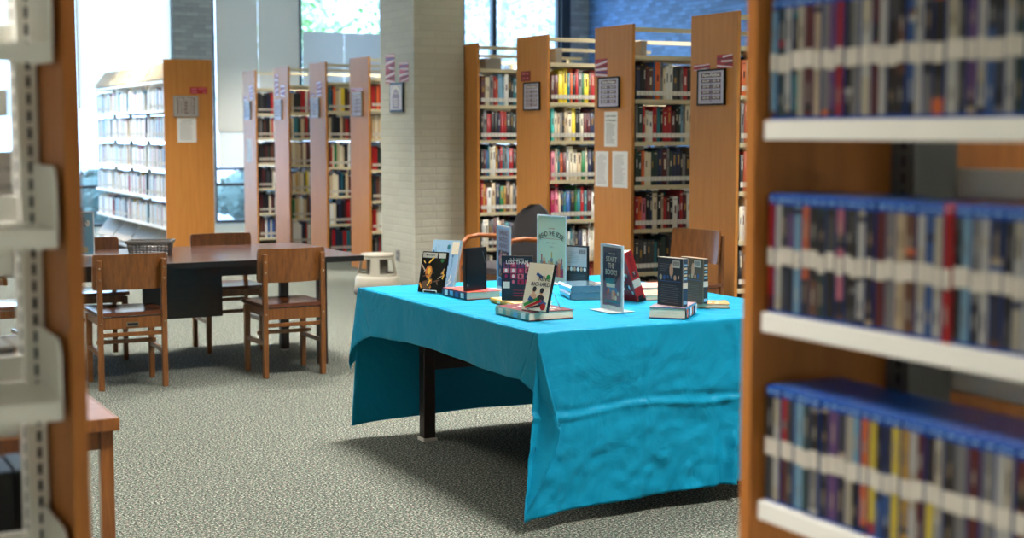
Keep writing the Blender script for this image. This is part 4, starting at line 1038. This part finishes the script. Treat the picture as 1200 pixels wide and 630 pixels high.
for lab, y0, y1, z0, z1, sd_, n in (('red and white ribbon strip upper right of the frontmost framed sign', 8.13, 7.95, 1.90, 1.99, 1, 5), ('slanted red and white ribbon strip upper left of the frontmost framed sign', 8.40, 8.21, 1.893, 1.935, 2, 3),
        ('patterned burgundy ribbon square above the sign over the paper notices', 9.73, 9.55, 1.895, 2.03, 3, 6), ('narrow ribbon strip above the sign nearest left of the column', 14.90, 14.55, 1.915, 1.945, 4, 3),
        ('upright ribbon strip on the second panel left of the column', 15.99, 15.83, 1.88, 2.05, 5, 7), ('tiny ribbon patch on the second panel left of the column', 16.18, 16.05, 1.885, 1.915, 6, 2),
        ('tall ribbon strip on the third panel left of the column', 17.50, 17.36, 1.92, 2.19, 7, 9), ('short ribbon strip beside the tall one on the third panel', 17.28, 17.12, 1.90, 2.05, 8, 5),
        ('upright ribbon strip on the farthest end panel', 18.55, 18.40, 1.90, 2.08, 9, 7), ('small ribbon patch on the farthest end panel', 18.78, 18.63, 1.885, 1.95, 10, 3)):
    t, w, h = on_panel('ribbon_strip', y0, y1, z0, z1, lab, 'decoration', 'red and white ribbon strips'); ribbon(t, w, h, sd_, n)
t, w, h = on_panel('wall_plaque', 10.95, 10.79, 1.898, 1.982, 'small burgundy plaque above the framed sign over the armchair', 'plaque')
g = G().box(-w / 2, w / 2, -.004, 0, -h / 2, h / 2, 0)
for z in (.02, -.018):
    for x in (-.03, .035): g.box(x - .022, x + .022, -.005, -.004, z - .006, z + .006, 1)
part('plate', g, [PLAQUE, BM['p']], t)
for lab, y0, y1, z0, z1, ln, sd_ in (('white notice with two bold lines hanging under the framed sign', 9.59, 9.40, 1.361, 1.627, (('Look in these', .022, .8), ('for Biography', .022, .8)), 1), ('white paper list lower left under the bold-lined notice', 9.72, 9.53, 1.053, 1.325, (('Subjects', .014, .4),), 2),
        ('white paper list lower right under the bold-lined notice', 9.47, 9.25, 1.053, 1.327, (('Call Numbers', .014, .5),), 3), ('white paper on the farthest end panel below its sign', 18.68, 18.49, 1.08, 1.38, (('Guide', .014, .4),), 4)):
    t, w, h = on_panel('paper_notice', y0, y1, z0, z1, lab, 'notice', 'paper notices on end panels'); paper(t, w, h, ln, sd_)
# golden end panel of the white-shelved range (faces -Y)
t, w, h = on_panel('framed_sign', 4.138, 4.419, 1.64, 1.872, 'wide grey-framed Non-Fiction sign on the golden panel beside the white-lit books', 'sign', 'framed Non-Fiction signs', 0, 0)
t.location = (4.279, 15.974, 1.756); framed(t, w, h, SILV, small=True)
t, w, h = on_panel('paper_notice', 4.18, 4.394, 1.357, 1.63, 'white paper notice directly under the wide grey-framed sign', 'notice', 'paper notices on end panels', 0, 0)
t.location = (4.287, 15.974, 1.494); paper(t, w, h, (('Notice', .02, .5),), 6)
t, w, h = on_panel('wall_plaque', 4.33, 4.521, 1.896, 1.968, 'red plaque at the upper right of the wide grey-framed sign', 'plaque', None, 0, 0)
t.location = (4.426, 15.974, 1.932); part('plate', G().box(-w / 2, w / 2, -.004, 0, -h / 2, h / 2, 0).box(-.08, -.02, -.005, -.004, .006, .024, 1).box(0, .085, -.005, -.004, .012, .024, 1).box(-.08, -.02, -.005, -.004, -.026, -.010, 1).box(.05, .085, -.005, -.004, -.026, -.014, 1), [REDP, BM['p']], t)
# column decorations
for lab, y0, y1, z0, z1, sd_, n in (('longer red collage strip on the bright side of the brick column', 12.69, 12.47, 1.925, 2.193, 21, 9), ('shorter red collage strip on the bright side of the brick column', 12.366, 12.154, 1.931, 2.108, 22, 7)):
    t, w, h = on_panel('ribbon_strip', y0, y1, z0, z1, lab, 'decoration', 'red and white ribbon strips', 5.2995); ribbon(t, w, h, sd_, n)
t, w, h = on_panel('framed_sign', 12.56, 12.25, 1.656, 1.925, 'framed arch-topped sign hanging on the brick column', 'sign', None, 5.2995)
part('frame', G().box(-w / 2, w / 2, -.02, 0, -h / 2, h / 2), BLACK, t, .003)
g = G().box(-w / 2 + .02, w / 2 - .02, -.022, -.02, -h / 2 + .02, h / 2 - .02, 0)
g.add([(.10 * math.cos(PI * k / 16), -.0225, .02 + .085 * math.sin(PI * k / 16)) for k in range(17)], [tuple(range(17))[::-1]], 2)
g.add([(.075 * math.cos(PI * k / 16), -.023, .01 + .065 * math.sin(PI * k / 16)) for k in range(17)], [tuple(range(17))[::-1]], 1)
g.box(-.075, .075, -.023, -.022, -.10, .012, 1); g.text('Fiction', .03, (0, -.0235, .04), m=2, width=.10, bold=.02)
for k in range(4): g.box(-.055, .055, -.0236, -.023, -.02 - k * .02, -.012 - k * .02, 2)
part('printed_sheet', g, [mat('sheet_pale', (206, 204, 214), .5), LILAC, BM['w']], t)

# ------------------------------------------------------------------ light
LAMP = emit('lamp_diffuser', (255, 246, 232), 3.0)
first = None; k = 0
for ix in range(4):
    for iy in range(7):
        x, y = -.6 + ix * 4.0, -1.0 + iy * 3.7
        ld = bpy.data.lights.get('troffer_light') or bpy.data.lights.new('troffer_light', 'AREA')
        ld.shape = 'RECTANGLE'; ld.size = 1.2; ld.size_y = .6; ld.energy = 108; ld.color = (1, .955, .89); ld.spread = rad(88)
        lo = bpy.data.objects.new('troffer_light', ld); C.objects.link(lo); lo.location = (x, y, ZC - .06)
        if first is None:
            first = thing('ceiling_light', (x, y, ZC), 'recessed fluorescent ceiling light with white frame', 'ceiling light', group='ceiling lights')
            part('frame', G().box(-.64, .64, -.34, -.30, -.04, 0).box(-.64, .64, .30, .34, -.04, 0).box(-.64, -.60, -.3, .3, -.04, 0).box(.60, .64, -.3, .3, -.04, 0), WHITEST, first)
            part('diffuser', G().box(-.6, .6, -.3, .3, -.03, -.01), LAMP, first)
        else: copy_tree(first, None, (x, y, ZC))
sun = bpy.data.lights.new('sun', 'SUN'); so = bpy.data.objects.new('sun', sun); C.objects.link(so); sun.energy = 5; sun.angle = .01; sun.color = (1, .97, .92)
so.rotation_euler = (rad(48), 0, rad(-15))
w = bpy.data.worlds.new('sky'); sc.world = w; w.use_nodes = True
bg = w.node_tree.nodes['Background']; bg.inputs[0].default_value = (.50, .74, 1.0, 1); bg.inputs[1].default_value = 8.0
for a, b in ((1.0, 5.97), (6.62, 13.02)):
    ld = bpy.data.lights.new('window_portal', 'AREA'); ld.shape = 'RECTANGLE'; ld.size = b - a; ld.size_y = 4.1; ld.cycles.is_portal = True
    lo = bpy.data.objects.new('window_portal', ld); C.objects.link(lo); lo.location = ((a + b) / 2, YB + .3, 2.1); lo.rotation_euler = (rad(-90), 0, 0)
sc.view_settings.view_transform = 'Standard'; sc.view_settings.look = 'None'; sc.view_settings.gamma = 1; sc.view_settings.exposure = .34; sc.view_settings.use_curve_mapping = False
